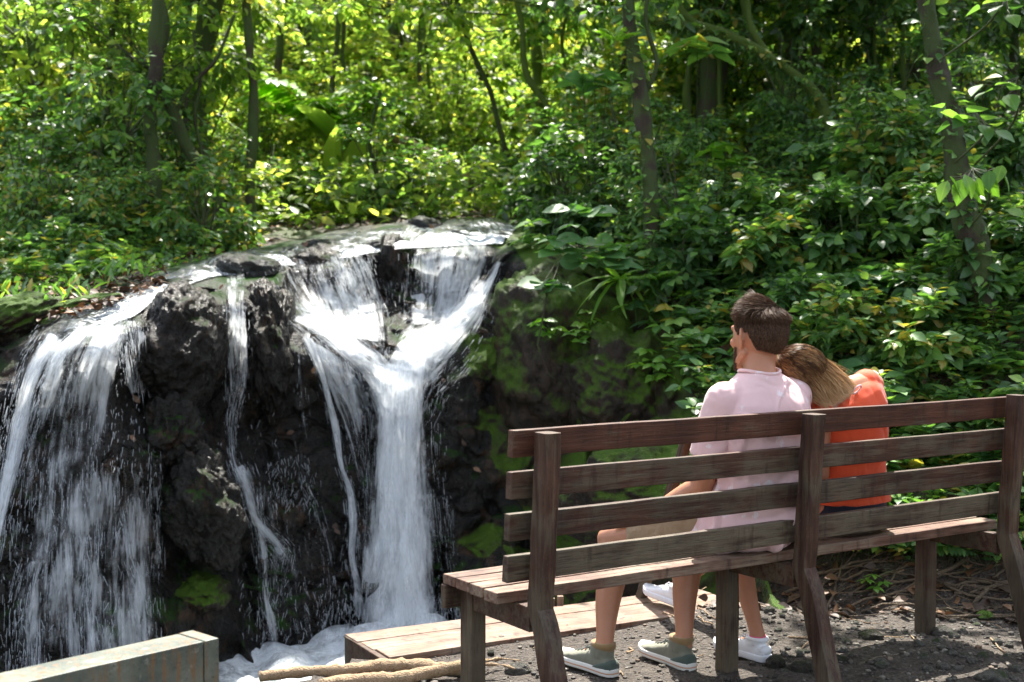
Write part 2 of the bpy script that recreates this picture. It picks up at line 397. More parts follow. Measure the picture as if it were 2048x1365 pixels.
# water
def water_fall():
    m = NM('falling_water'); uv = m.n('UVMap', uv_map='flow').outputs[0]
    mp = lambda x, y: m.n('Mapping', {'Vector': uv, 'Scale': (x, y, 1)}).outputs[0]
    n1 = m.noise(mp(15, 2.2), 1, 5, .62, .9); n2 = m.noise(mp(44, 4.2), 1, 4, .62, .6); n3 = m.noise(mp(4.5, 2.8), 1, 4, .6, .8); n4 = m.noise(mp(150, 16), 1, 2)
    d = m.attr('dens')
    s = m.math('ADD', m.math('MULTIPLY', n1.outputs[0], .40), m.math('ADD', m.math('MULTIPLY', n2.outputs[0], .26), m.math('MULTIPLY', n3.outputs[0], .34)))
    al = m.n('MapRange', {0: m.math('SUBTRACT', s, m.mad(d, -.44, .68)), 1: 0., 2: .19, 3: 0., 4: 1.}, interpolation_type='SMOOTHSTEP').outputs[0]
    al = m.math('MULTIPLY', al, m.mad(d, .42, .5)); al = m.math('MULTIPLY', al, m.mad(n4.outputs[0], .5, .72), True)
    al = m.math('MINIMUM', al, .97)
    nb = m.bump(m.math('ADD', n1.outputs[0], m.math('MULTIPLY', n2.outputs[0], .6)), .45, .03)
    p = m.principled(Base_Color=C(.88,.92,.95), Roughness=.3, Specular_IOR_Level=.5, Normal=nb)
    tr = m.n('BsdfTranslucent', {'Color': C(.9,.94,.97), 'Normal': nb}).outputs[0]
    wsh = m.n('MixShader', {0: .5, 1: p, 2: tr}).outputs[0]
    return m.done(m.n('MixShader', {0: al, 1: m.n('BsdfTransparent').outputs[0], 2: wsh}).outputs[0])
M['fall'] = water_fall()
m = NM('water_drops'); p = m.principled(Base_Color=C(.85,.9,.95), Roughness=.12, Specular_IOR_Level=.6)
wsh = m.n('MixShader', {0: .45, 1: p, 2: m.n('BsdfTranslucent', {'Color': C(.85,.9,.96)}).outputs[0]}).outputs[0]
M['drops'] = m.done(m.n('MixShader', {0: .42, 1: m.n('BsdfTransparent').outputs[0], 2: wsh}).outputs[0])
m = NM('stream_water'); c = m.coords('Object'); uv = m.n('UVMap', uv_map='flow').outputs[0]
n1 = m.noise(m.n('Mapping', {'Vector': uv, 'Scale': (16, 6, 1)}).outputs[0], 1, 5, .65, .6); n2 = m.noise(c, 45, 3, .6); n3 = m.noise(c, 14, 3)
fo = m.ramp(m.math('ADD', m.math('MULTIPLY', n1.outputs[0], .75), m.math('ADD', m.math('MULTIPLY', m.attr('dens'), .35), m.math('MULTIPLY', n2.outputs[0], .2))), [(.60,0),(.76,1)])
nb = m.bump(m.math('ADD', n3.outputs[0], m.math('MULTIPLY', n2.outputs[0], .5)), 1., .07)
p = m.principled(Base_Color=m.mix(fo, C(.10,.11,.10), C(.75,.8,.82)), Roughness=m.mad(fo, .3, .08), Specular_IOR_Level=.8, Normal=nb)
al = m.math('MAXIMUM', fo, m.ramp(m.attr('dens'), [(0,0),(.25,.75)]))
M['stream'] = m.done(m.n('MixShader', {0: al, 1: m.n('BsdfTransparent').outputs[0], 2: p}).outputs[0])
m = NM('pool_water'); c = m.coords('Object'); n1 = m.noise(c, 7, 6, .7, .8); n2 = m.noise(c, 32, 4, .7, .5)
fo = m.ramp(m.math('ADD', m.math('MULTIPLY', m.math('ADD', n1.outputs[0], m.math('MULTIPLY', n2.outputs[0], .7)), .62), m.math('MULTIPLY', m.attr('foam'), .42)), [(.66,0),(.95,1)])
nb = m.bump(m.math('ADD', n1.outputs[0], m.math('MULTIPLY', n2.outputs[0], .5)), .8, .05)
M['pool'] = m.done(m.principled(Base_Color=m.mix(fo, C(.05,.07,.07), C(.78,.84,.87)), Roughness=.25, Normal=nb))

# ------------------------------------------------------------------ the cliff relief: where the rock stands, in metres ahead
TOPLINE = [(-420,640,6.9),(-100,612,7.2),(0,603,7.4),(100,592,7.7),(250,560,8.1),(400,520,8.8),(550,488,9.5),(700,456,10.3),(850,440,10.9),(960,436,11.0),(1030,442,10.6),(1070,462,9.6),(1110,480,9.0),(1200,505,8.8),(1290,560,8.4),(1340,640,7.9),(1400,770,7.2),(1450,900,6.7),(1500,1050,6.15),(1545,1190,5.75),(1590,1235,5.55)]
CL = [(x,y,z) for x,y,z in TOPLINE] + [
 (1000,472,9.3),(900,482,9.0),(800,486,8.75),(700,502,8.6),(560,522,8.4),(480,552,7.9),(400,565,7.45),(300,592,7.15),(240,628,6.8),(150,655,6.6),(60,715,6.5),(0,690,6.8),(-100,700,6.6),(-300,700,6.3),
 (970,540,8.75),(880,540,8.65),(815,545,8.75),(760,540,8.75),(690,560,8.3),(600,570,8.25),
 (960,600,8.45),(880,620,8.5),(800,640,8.35),(700,640,8.15),(620,630,8.0),
 (900,680,8.1),(800,700,8.0),(720,700,7.85),(640,690,7.75),
 (860,800,7.85),(790,800,7.85),(700,790,7.75),(620,800,7.7),
 (800,950,7.75),(690,950,7.75),(600,950,7.7),(900,900,7.8),(800,1100,7.62),(690,1100,7.6),(600,1120,7.45),(900,1100,7.7),
 (800,1250,7.5),(650,1260,7.3),(540,1270,7.1),(900,1250,7.55),(700,1450,7.2),(900,1450,7.3),(500,1450,6.6),
 (380,650,7.2),(500,640,7.4),(540,700,7.5),(500,850,7.5),(400,830,7.25),(320,760,6.95),
 (400,950,6.95),(330,900,6.7),(480,1020,7.1),(400,1100,7.0),(420,1200,6.75),(500,1150,7.25),(460,1330,6.75),
 (250,750,6.5),(180,800,6.4),(100,800,6.35),(40,850,6.35),(250,950,6.4),(120,1000,6.2),(0,1000,6.2),(250,1150,6.3),(100,1200,6.05),(0,1200,5.95),
 (250,1365,6.1),(100,1365,5.9),(0,1365,5.8),(-100,1000,6.1),(-300,1000,5.9),(-300,1400,5.5),(250,1500,6.0),(0,1500,5.6),
 (1010,560,8.6),(1000,650,8.3),(980,750,8.1),(980,900,7.95),(1000,1100,7.75),(1000,1300,7.4),(1060,600,8.5),(1130,600,8.35),(1230,640,8.2),(1130,750,8.3),(1250,780,7.9),
 (1130,900,7.9),(1250,900,7.4),(1350,900,7.05),(1150,1050,7.5),(1280,1050,6.95),(1400,1050,6.5),(1200,1200,7.0),(1400,1200,6.2),(1100,1350,7.1),(1300,1350,6.4),(1500,1350,5.7),(1500,1200,5.9)]
ctps = TPS([(x/100, y/100) for x,y,_ in CL], [z for *_,z in CL], 2e-3)
def cliffZ(px, py): return np.clip(ctps(np.stack([np.ravel(px)/100, np.ravel(py)/100], -1)), 4.8, 12)
tl = np.array(TOPLINE, float)
def topY(px): return np.interp(px, tl[:,0], tl[:,1])
def topZ(px): return np.interp(px, tl[:,0], tl[:,2])
def relief(P):
    """roughness of the rock in metres (positive = towards the viewer)"""
    d, e, v = cellnoise(P*np.array([2.0,2.0,1.6]) + .35*fbm(P*2.5,2,5)[:,None], 3)
    d2, e2, v2 = cellnoise(P*5.5 + .4*fbm(P*5,2,8)[:,None], 12)
    return (v-.5)*.20*smooth(0,.25,e) + (v2-.5)*.09*smooth(0,.2,e2) + .07*fbm(P*3.,3,21) + .014*fbm(P*14.,2,31)
def cliffP(px, py, off=0., rough=1.):
    Z = cliffZ(px, py); P = W(np.ravel(px), np.ravel(py), Z)
    Z2 = Z - relief(P)*rough - off
    return W(np.ravel(px), np.ravel(py), Z2)

# ================================================================== THE SETTING
# ------------------------------------------------------------------ ground sheet
UP = []   # (x, y, z)
for x, y in [(-1.2,2.6),(-.75,4.2),(-.1,4),(0,5),(.9,4.4),(.8,5.3),(1.3,5.3),(2,4.5),(1.9,5.1),(0,2),(2,2.5),(3,3.6),(-3,1.6),(5,1),(-6,-1),(0,-3),(3,5.0),(-.5,4.9),(8,-4),(-9,-6)]: UP.append((x, y, 0))
for x, y, z in [(1560,1215,5.62),(1700,1200,5.75),(1900,1190,5.8),(2048,1195,5.8),(1640,1130,5.95),(1780,1110,6.0),(1950,1070,6.1),(2150,1050,6.15),(1560,1010,6.4),(1700,960,6.5),(1900,890,6.6),(2150,840,6.6),(1480,860,6.95),(1600,760,7.15),(1800,700,7.2),(2048,640,7.2),
                (1420,680,7.75),(1600,560,8.2),(1800,500,8.4),(2048,430,8.5),(1330,560,8.5),(1450,470,9.1),(1250,480,9.2),(1350,400,9.9),(1600,350,10),(1850,290,10.2),(2150,230,10.3),
                (1120,452,10.2),(1060,430,11.5),(1200,400,11.6),(960,424,12.2),(850,430,12),(700,442,11.5),(550,470,10.6),(400,495,9.9),(250,525,9.3),(100,548,8.8),(-100,565,8.5),(-420,590,8.2),
                (1000,395,14),(700,400,14),(400,430,12.5),(100,460,12),(-400,470,12),(1000,330,17.5),(500,330,17.5),(0,350,17.5),(-600,350,17.5),(1500,280,13),(2000,150,13),(2700,100,12)]:
    UP.append(tuple(W(x, y, z)))
for x, y, z in TOPLINE: p = W(x, y, z); UP.append((p[0], p[1]+.12, p[2]-.03))
for x, y, z in [(0,24,5.5),(-8,23,4.9),(8,20,6.8),(-14,16,3.4),(14,14,7),(0,34,10),(-16,34,9.5),(16,30,12),(-25,20,4.5),(25,15,9),(9,8,4),(12,2,3.),(-9,8,1.6)]: UP.append((x, y, z))
gtps = TPS([(a, b) for a, b, _ in UP], [c for *_, c in UP], 2e-3)
def ground0(x, y): return np.clip(gtps(np.stack([np.ravel(x), np.ravel(y)], -1)), -.3, 14)
tlw = np.array([W(*p) for p in TOPLINE])
hole = [(p[0], p[1]-.16) for p in tlw][:-2] + [(1.02,5.72),(.55,5.42),(-.60,4.88),(-.78,4.5),(-.98,4.2),(-3.0,2.7),(-9,-.5)]
hole = np.array([(-9.,6.)]+[tuple(p) for p in hole])
def inside(x, y, poly=hole):
    r = np.zeros(len(x), bool); n = len(poly)
    for i in range(n):
        x0, y0 = poly[i]; x1, y1 = poly[(i+1)%n]
        c = ((y0 > y) != (y1 > y)) & (x < (x1-x0)*(y-y0)/((y1-y0) if abs(y1-y0) > 1e-9 else 1e-9)+x0); r ^= c
    return r
def ground(x, y):
    x = np.ravel(np.asarray(x, float)); y = np.ravel(np.asarray(y, float))
    z = ground0(x, y); P = np.stack([x, y, 0*x], -1)
    hill = smooth(.06, .4, z)
    z = z + hill*((.02+.08*smooth(10.9,12.5,y)+.08*smooth(1.2,2.2,x))*fbm(P*1.3,3,2)+.03*fbm(P*6,3,6)) + (1-hill)*(.012*fbm(P*3,2,4)+.005*fbm(P*25,2,7))
    return np.where(inside(x, y), -1.6, z)
def axis(a, b, near0, near1, fine, coarse):
    v = list(np.arange(near0, near1, fine)); s = coarse*.3; q = near1
    while q < b: v.append(q); s = min(s*1.15, coarse); q += s
    s = coarse*.3; q = near0-s
    while q > a: v.insert(0, q); s = min(s*1.15, coarse); q -= s
    return np.array(v)
gx = axis(-45, 45, -4.5, 5.5, .055, 1.5); gy = axis(-12, 60, 2.0, 12.5, .055, 1.5)
X, Y = np.meshgrid(gx, gy); Zg = ground(X, Y); Vg = np.stack([X.ravel(), Y.ravel(), Zg], -1)
nx, ny = len(gx), len(gy); I = np.arange(nx*ny).reshape(ny, nx)
Fg = np.stack([I[:-1,:-1], I[:-1,1:], I[1:,1:], I[1:,:-1]], -1).reshape(-1, 4)
hillf = smooth(.04, .3, Zg)*smooth(5.0, 5.6, Vg[:,1]+.25*fbm(Vg*3,2,9)) + smooth(.2,.5,-Zg)
link('ground', mesh_np('ground', Vg, Fg, {'hill': np.clip(hillf,0,1)}, mats=[M['floor']]), kind='structure', label='dark gravelly soil under the bench rising into the leafy forest slope')

# ------------------------------------------------------------------ cliff relief
cx = np.linspace(-420, 1600, 620); cs = np.linspace(0, 1, 330)
PX = np.repeat(cx[None], len(cs), 0); PY = topY(PX) + cs[:,None]*(1520-topY(PX))
fade = smooth(0, .06, cs)[:,None]*np.ones_like(PX)
Vc = cliffP(PX, PY, 0, fade.ravel()*.9+.1)
Ic = np.arange(PX.size).reshape(PX.shape)
Fc = np.stack([Ic[:-1,:-1], Ic[1:,:-1], Ic[1:,1:], Ic[:-1,1:]], -1).reshape(-1, 4)
mi = ((PX[:-1,:-1] > 985 + 30*np.sin(PY[:-1,:-1]/70.) + 110*fbm(np.stack([PX[:-1,:-1].ravel()/60., PY[:-1,:-1].ravel()/60., 0*PX[:-1,:-1].ravel()],-1),3,88).reshape(PX[:-1,:-1].shape)) & (PY[:-1,:-1] > 400)).astype(int).ravel()
link('cliff', mesh_np('cliff', Vc, Fc, mats=[M['wet_rock'], M['moss_rock']], mi=mi), kind='structure', label='black wet rock face behind the falling water')

def boulder(name, c, r, seed, mat, sub=5, amp=.18, rot=0, flat=0, **kw):
    V, F = ico(sub); V = V.copy(); P = V*1.4+seed*3.1
    d, e, v = cellnoise(P*1.1, seed)
    f = 1 + amp*fbm(P, 3, seed) + (v-.5)*amp*.9*smooth(0,.3,e) + amp*.22*fbm(P*5, 3, seed+5)
    d3, e3, v3 = cellnoise(V*np.array(r)*9+seed+.3*fbm(V*6,2,seed)[:,None], seed+3)
    f = f + (.045*(v3-.5)*smooth(0,.2,e3)-.03*(1-smooth(0,.12,e3)))*(amp/.2) + .02*fbm(P*14,3,seed+9)
    V = V*f[:,None]*np.array(r); cr, sr = math.cos(rot), math.sin(rot)
    V = np.stack([V[:,0]*cr-V[:,2]*sr, V[:,1], V[:,0]*sr+V[:,2]*cr], -1)
    return link(name, mesh_np(name, V, F, mats=[mat]), None, tuple(map(float, c)), **kw)
b = boulder('boulder', W(366,690,7.0), (.235,.42,.33), 4, M['boulder'], 6, .16, -.12)
info(b, 'large black wet boulder between the left fall and the thin middle stream', 'boulder')
b = boulder('boulder', W(542,690,7.6), (.135,.36,.40), 11, M['boulder'], 6, .25, .1)
info(b, 'dark upright boulder just right of the thin middle stream', 'boulder')
b = boulder('boulder', W(640,570,8.75), (.34,.35,.26), 23, M['boulder'], 6, .2, .1)
info(b, 'rounded dark rock behind the left veil of the upper falls', 'boulder')
b = boulder('boulder', W(783,560,8.9), (.13,.3,.30), 31, M['boulder'], 5, .2)
info(b, 'narrow dark rock pillar parting the two upper veils', 'boulder')
b = boulder('boulder', W(770,497,8.95), (.16,.2,.07), 37, M['stream_stone'], 5, .2, .1)
info(b, 'flat grey brown rock at the lip above the two veils', 'rock')
b = boulder('boulder', W(846,456,10.3), (.155,.16,.085), 41, M['stream_stone'], 5, .15, -.1)
info(b, 'small rounded grey stone sitting in the stream above the falls', 'rock')
b = boulder('boulder', W(500,545,8.2), (.22,.3,.12), 43, M['stream_stone'], 5, .2, -.1)
info(b, 'low wet brown rock where the stream divides above the middle stream', 'rock')
b = boulder('boulder', W(405,1010,6.75), (.19,.25,.30), 47, M['wet_rock'], 6, .3, .4)
info(b, 'glistening knobbly rock low on the face beside the left fall', 'rock')
b = boulder('boulder', W(350,870,6.75), (.14,.2,.20), 53, M['wet_rock'], 6, .3, .3)
info(b, 'dark rock with wet green growth under the large boulder', 'rock')
b = boulder('boulder', W(405,1185,6.75), (.13,.2,.09), 59, M['moss_rock'], 5, .25, -.1)
info(b, 'green mossy ledge low on the face above the beam', 'rock')
b = boulder('mossy_boulder', W(1110,720,8.45), (.46,.62,.60), 67, M['moss_rock'], 6, .16, .1)
info(b, 'big rounded boulder covered in green moss right of the falls', 'boulder')
b = boulder('mossy_boulder', W(1255,790,7.95), (.36,.45,.42), 71, M['moss_rock'], 6, .2, .3)
info(b, 'dark mossy rock under the hanging plants right of the round boulder', 'boulder')
b = boulder('mossy_boulder', W(1290,1000,6.9), (.42,.35,.28), 73, M['moss_rock'], 6, .2, .1)
info(b, 'bright green mossy rock seen through the slats of the backrest', 'boulder')

# ------------------------------------------------------------------ falling water: sheets over the rock + separate drops and strands
SH = []; DR = [[], [], []]
def curtain(Lp, Rp, dens, off=.05, feather=.18, dv=None, drops=900, dl=(.03,.12), dr=(.0006,.0018), spread=.05, nu=40, layers=2, rough=.35):
    """Lp / Rp: left and right edge traced on the face (px, py); dens 0..1"""
    L = spline(Lp, 14); Rr = spline(Rp, 14); n = 90
    li = np.linspace(0, 1, n)
    L = np.stack([np.interp(li, np.linspace(0,1,len(L)), L[:,k]) for k in (0,1)], -1)
    Rr = np.stack([np.interp(li, np.linspace(0,1,len(Rr)), Rr[:,k]) for k in (0,1)], -1)
    u = np.linspace(0, 1, nu)
    Q = L[:,None]*(1-u)[None,:,None] + Rr[:,None]*u[None,:,None]
    for la in range(layers):
        o = off*(1+.8*la)
        P = cliffP(Q[...,0], Q[...,1], o, rough)
        # thrown clear of the rock: ripples of its own
        P = P.reshape(n, nu, 3)
        wob = .018*fbm(np.stack([(u[None]*6+0*li[:,None]).ravel()+la*9, (li[:,None]*3+0*u[None]).ravel(), 0*P[...,0].ravel()], -1), 3, 5+la).reshape(n, nu)
        P[...,1] -= wob
        seg = np.linalg.norm(np.diff(P, axis=0), axis=2).mean(1); vv = np.concatenate([[0], np.cumsum(seg)])
        wid = np.linalg.norm(P[:,-1]-P[:,0], axis=1).mean()
        s0 = rng.random()*50
        uv = np.stack([np.broadcast_to(u*wid, (n,nu))+s0, np.broadcast_to(vv[:,None], (n,nu))+s0], -1)
        d = dens if dv is None else np.interp(li, np.linspace(0,1,len(dv)), dv)[:,None]*dens
        fe = smooth(0, feather, u)*smooth(0, feather, 1-u); fv = smooth(0,.05,li)*smooth(0,.05,1-li)
        jag = .25*fbm(np.stack([(u[None]*5+0*li[:,None]).ravel(), (li[:,None]*2.5+0*u[None]).ravel()+s0, 0*P[...,0].ravel()], -1), 3, 15).reshape(n, nu)
        D = (d*(1-.25*la)+jag*(.25+.6*(1-d)))*(fe[None]**.9)*(fv[:,None]**.5)
        I = np.arange(n*nu).reshape(n, nu); F = np.stack([I[:-1,:-1], I[1:,:-1], I[1:,1:], I[:-1,1:]], -1).reshape(-1,4)
        SH.append((P.reshape(-1,3), F, uv.reshape(-1,2), np.clip(D,0,1).ravel()))
    if drops:
        uu = rng.random(drops); vi = rng.random(drops)*(n-6)
        cl = fbm(np.stack([uu*14, vi/n*7, 0*uu+rng.random()*30], -1), 2, 9) > rng.uniform(-.9,.55,drops); uu = uu[cl]; vi = vi[cl]; drops = len(uu)
        if dv is not None:
            keep = rng.random(drops) < np.interp(vi/n, np.linspace(0,1,len(dv)), dv)/max(dv); uu = uu[keep]; vi = vi[keep]
        i0 = vi.astype(int); a = cliffP(L[i0,0]*(1-uu)+Rr[i0,0]*uu, L[i0,1]*(1-uu)+Rr[i0,1]*uu, off, rough)
        i1 = np.minimum(i0+4, n-1); b_ = cliffP(L[i1,0]*(1-uu)+Rr[i1,0]*uu, L[i1,1]*(1-uu)+Rr[i1,1]*uu, off, rough)
        t = b_-a; t /= np.linalg.norm(t, axis=1, keepdims=True)+1e-9
        ln = (.008+(dl[1]-.02)*rng.random(len(uu))**3)
        ofs = np.stack([rng.normal(0,.012,len(uu)), -rng.random(len(uu))*spread, rng.normal(0,.01,len(uu))], -1)
        a = a+ofs; DR[0].append(a); DR[1].append(a+t*ln[:,None]); DR[2].append(rng.uniform(dr[0], dr[1], len(uu)))
def rope(P, wd, dens=.95, **k):
    P = np.array(P, float); t = np.gradient(P, axis=0); nrm = np.stack([t[:,1], -t[:,0]], -1); nrm /= np.linalg.norm(nrm, axis=1, keepdims=True)
    wd = np.broadcast_to(wd, (len(P),))[:,None]/2
    k.setdefault('feather', .48); wd = wd*1.35; A, Bq = P+nrm*wd, P-nrm*wd
    if A[0,0] > Bq[0,0]: A, Bq = Bq, A
    curtain(A, Bq, dens, **k)
# upper right veil, upper left veil
curtain([(802,484),(803,540),(805,600),(812,655)], [(1003,478),(985,535),(968,585),(945,640)], .72, off=.07, drops=800, dv=[.8,.95,.9,1.1])
curtain([(523,520),(540,565),(575,618),(625,665)], [(742,505),(762,560),(775,620),(778,690)], .68, off=.08, drops=1600, dv=[.7,.8,1,1.2])
curtain([(640,505),(660,560),(690,620),(715,668)], [(735,502),(760,560),(776,620),(780,690)], .5, off=.10, drops=700)
# ledge flows meeting in the middle
rope([(588,632),(640,655),(690,690),(735,728),(770,775),(790,830)], [24,50,72,86,100,100], .86, off=.09, drops=900, rough=.2)
rope([(975,560),(935,625),(885,672),(840,710),(808,755),(795,830)], [40,90,130,150,150,120], .86, off=.10, drops=800, rough=.2)
rope([(1000,520),(960,600),(900,650),(850,690)], [10,36,50,50], .8, off=.08, drops=300, rough=.2)
# main column
curtain([(695,725),(712,800),(708,880),(698,960),(692,1050),(678,1140),(655,1265)], [(905,715),(890,800),(890,880),(896,960),(908,1050),(925,1140),(945,1268)], 1.0, off=.12, feather=.44, drops=900, rough=.12, layers=4, spread=.1, dr=(.0006,.0016))
curtain([(690,1000),(700,1100),(690,1260)], [(905,980),(915,1100),(935,1262)], .5, off=.08, feather=.3, drops=700, spread=.12)
curtain([(660,1150),(650,1210),(640,1275)], [(930,1150),(950,1210),(965,1270)], .62, off=.16, feather=.45, drops=900, spread=.25, layers=3, dv=[.2,.8,1.2])
curtain([(700,560),(720,640),(745,720)], [(960,560),(930,640),(880,730)], .32, off=.16, feather=.4, drops=500)
# diagonal spray left of the column and thin runs
curtain([(600,665),(640,760),(690,880),(725,1000)], [(735,742),(752,820),(748,900),(745,1000)], .70, off=.05, drops=600, dv=[1,.9,.6,.3])
rope([(606,655),(640,735),(655,790),(672,860),(682,930),(700,985),(706,1050),(703,1110),(716,1180),(722,1250)], [24,16,14,18,12,16,20,14,20,30], .8, off=.06, drops=350, feather=.3, nu=12)
rope([(598,880),(612,960),(632,1010),(650,1080),(665,1180)], [14,18,12,14,20], .42, off=.05, drops=160, nu=12)
rope([(600,690),(602,780),(610,860)], [14,10,16], .4, off=.05, drops=60, nu=12)
# thin middle stream
curtain([(445,545),(448,610),(447,680),(452,760),(455,830),(455,910),(470,960)], [(497,542),(492,610),(500,680),(500,760),(478,830),(478,910),(505,965)], .62, off=.16, drops=900, nu=26, dv=[.8,.9,1.1,1,.8,.8,1])
rope([(478,930),(498,985),(512,1040),(548,1082),(568,1110)], [40,38,30,38,44], .68, off=.08, drops=500, nu=20)
rope([(520,1040),(530,1110),(535,1190),(548,1290)], [22,24,30,34], .66, off=.06, drops=350, nu=20)
rope([(568,1095),(560,1150),(552,1210)], [30,24,20], .5, off=.06, drops=150, nu=20)
curtain([(470,960),(480,1100),(500,1280)], [(640,960),(650,1100),(680,1270)], .36, off=.05, drops=220, dr=(.0005,.0013))
# left fall
rope([(345,548),(300,580),(268,612),(225,640),(150,668)], [16,24,34,50,46], .9, off=.05, drops=350, rough=.3)
curtain([(150,652),(88,700),(62,760),(40,850),(22,930),(5,1020),(-30,1150)], [(262,640),(262,700),(245,760),(235,850),(235,930),(240,1020),(245,1150)], .66, off=.10, drops=800, dv=[1.3,1.2,1,.8,.7,.6,.45], spread=.09)
rope([(118,668),(72,740),(45,830),(25,920),(4,1010),(-20,1120)], [60,56,50,46,40,40], .85, off=.13, drops=1600, spread=.08)
curtain([(10,940),(0,1080),(-10,1380)], [(335,880),(335,1080),(345,1370)], .56, off=.07, dv=[.15,.75,1,1,.95,.9], drops=1700, layers=3, spread=.08, dr=(.0006,.0017))
curtain([(225,640),(240,700),(255,790)], [(288,640),(290,700),(296,790)], .55, off=.07, drops=350, nu=20)
rope([(285,660),(292,730),(305,790),(350,840),(392,892)], [14,20,26,34,30], .72, off=.06, drops=350, nu=16)
rope([(312,880),(312,980),(318,1060),(312,1160)], [16,22,14,24], .42, off=.05, drops=200, nu=14)
rope([(180,1050),(185,1120),(178,1220),(190,1330)], [40,30,36,50], .6, off=.08, drops=400, nu=16)
rope([(250,1010),(262,1110),(285,1180),(290,1290)], [20,18,20,30], .5, off=.08, drops=260, nu=16)
rope([(75,1120),(60,1220),(55,1340)], [50,60,60], .55, off=.08, drops=400, nu=16)
sv = []; sf = []; su = []; sdn = []; bb = 0
for P, F, uv, D in SH: sv.append(P); sf.append(F+bb); su.append(uv); sdn.append(D); bb += len(P)
link('waterfall', mesh_np('waterfall', np.concatenate(sv), np.concatenate(sf), {'dens': np.concatenate(sdn)}, mats=[M['fall']], uv=np.concatenate(su)), kind='structure', label='white water falling in veils and ropes over the dark rock')
# loose drops flung off the ledges and splash at the foot
n = 900
for (x0, x1, y0, y1, cnt, zz) in [(540,640,900,1010,130,.25),(230,420,780,1000,90,.15),(690,930,1180,1262,500,.2),(440,560,620,900,80,.12),(0,330,850,1365,200,.15),(480,700,1150,1280,140,.15)]:
    px = rng.uniform(x0,x1,cnt); py = rng.uniform(y0,y1,cnt); a = cliffP(px, py, .08, .3); a[:,1] -= rng.random(cnt)*zz
    d = np.stack([rng.normal(0,.35,cnt), rng.normal(-.2,.3,cnt), -np.ones(cnt)], -1); d /= np.linalg.norm(d,axis=1,keepdims=True)
    DR[0].append(a); DR[1].append(a+d*rng.uniform(.01,.05,cnt)[:,None]); DR[2].append(rng.uniform(.001,.0025,cnt))
Vd, Fd = prisms(np.concatenate(DR[0]), np.concatenate(DR[1]), np.concatenate(DR[2]), np.concatenate(DR[2])*.5)
link('water_drops', mesh_np('water_drops', Vd, Fd, mats=[M['drops']]), kind='stuff', label='flying drops and fine strands of water in front of the rock face')

# stream on top of the rock
S0 = spline([(1040,452),(960,443),(860,450),(760,462),(650,478),(540,505),(440,520),(340,552),(250,590),(150,612),(40,630),(-60,640)], 12)
S1 = spline([(1005,490),(950,492),(880,496),(790,502),(690,518),(580,534),(500,552),(430,556),(330,592),(262,640),(160,668),(60,735)], 12)
n, nu = len(S0), 44; u = np.linspace(0,1,nu)
Q = S0[:,None]*(1-u)[None,:,None]+S1[:,None]*u[None,:,None]
P = cliffP(Q[...,0], Q[...,1], .0, .75).reshape(n,nu,3); up_ = (1-smooth(.8,1,u))[None]
P[...,2] += up_*(.022+.030*fbm(P.reshape(-1,3)*7,4,77).reshape(n,nu))+.004; P[...,1] -= (1-up_)*.035
vv = np.concatenate([[0], np.cumsum(np.linalg.norm(np.diff(P[:,nu//2],axis=0),axis=1))]); ww = np.linalg.norm(P[:,0]-P[:,-1],axis=1)[:,None]*u[None]
I = np.arange(n*nu).reshape(n,nu); F = np.stack([I[:-1,:-1], I[:-1,1:], I[1:,1:], I[1:,:-1]], -1).reshape(-1,4)
dn = (smooth(0,.25,u)*(.5+.75*smooth(.5,.95,u)))[None]*(1+.5*fbm(P.reshape(-1,3)*2.5,3,78).reshape(n,nu))*smooth(0,.06,1-u)[None]**.5
dn *= np.interp(np.linspace(0,1,n), [0,.3,.5,.66,.78,.86,.93,1], [1,.9,.8,.65,.8,.5,.1,0])[:,None]
link('stream', mesh_np('stream', P.reshape(-1,3), F, {'dens': dn.ravel()}, mats=[M['stream']], uv=np.stack([ww, np.broadcast_to(vv[:,None],(n,nu))],-1).reshape(-1,2)), kind='structure', label='shallow stream running over the rock to the lip of the falls')

for i, (x, y, Z, r3, lab) in enumerate([(640,492,9.3,(.13,.14,.05),'flat grey stone wet at the middle of the stream'),(585,508,8.9,(.10,.12,.05),'small wet stone at the left side of the stream'),(925,458,10.2,(.08,.10,.04),'little stone near the right side of the stream'),(340,575,7.6,(.16,.2,.05),'low wet brown stone where the stream bends left'),(700,475,9.8,(.10,.1,.04),'grey stone at the far edge of the stream'),(150,628,7.1,(.26,.22,.08),'mossy stone under fallen leaves at the left lip'),(40,640,7.0,(.24,.22,.12),'mossy rock at the left end of the lip')]):
    b = boulder('boulder', W(x,y,Z), r3, 160+i, M['moss_rock' if i > 4 else 'stream_stone'], 5, .22, .05*i); info(b, lab, 'rock')
# pool
gxp = np.linspace(-9, 2.2, 300); gyp = np.linspace(-.5, 8.4, 260); X, Y = np.meshgrid(gxp, gyp)
PZ = -.56; fp = W(805,1250,7.45)
P = np.stack([X.ravel(), Y.ravel(), 0*X.ravel()], -1)
dist = np.hypot(X.ravel()-fp[0], (Y.ravel()-fp[1])*1.0)
fo = np.clip(1.15-dist/1.9, 0, 1)+.35*np.exp(-((X.ravel()+1.3)**2+(Y.ravel()-6.9)**2)/.3)
P[:,2] = PZ + .035*fbm(P*np.array([6,3.5,1]),5,3)*(.5+fo) + .016*fbm(P*19,4,13)*fo + .06*np.exp(-(dist/.45)**2)*(1+fbm(P*12,2,8))
I = np.arange(X.size).reshape(X.shape); F = np.stack([I[:-1,:-1], I[:-1,1:], I[1:,1:], I[1:,:-1]], -1).reshape(-1,4)
link('pool', mesh_np('pool', P, F, {'foam': np.clip(fo,0,1)}, mats=[M['pool']]), kind='structure', label='foaming pool at the foot of the waterfall')

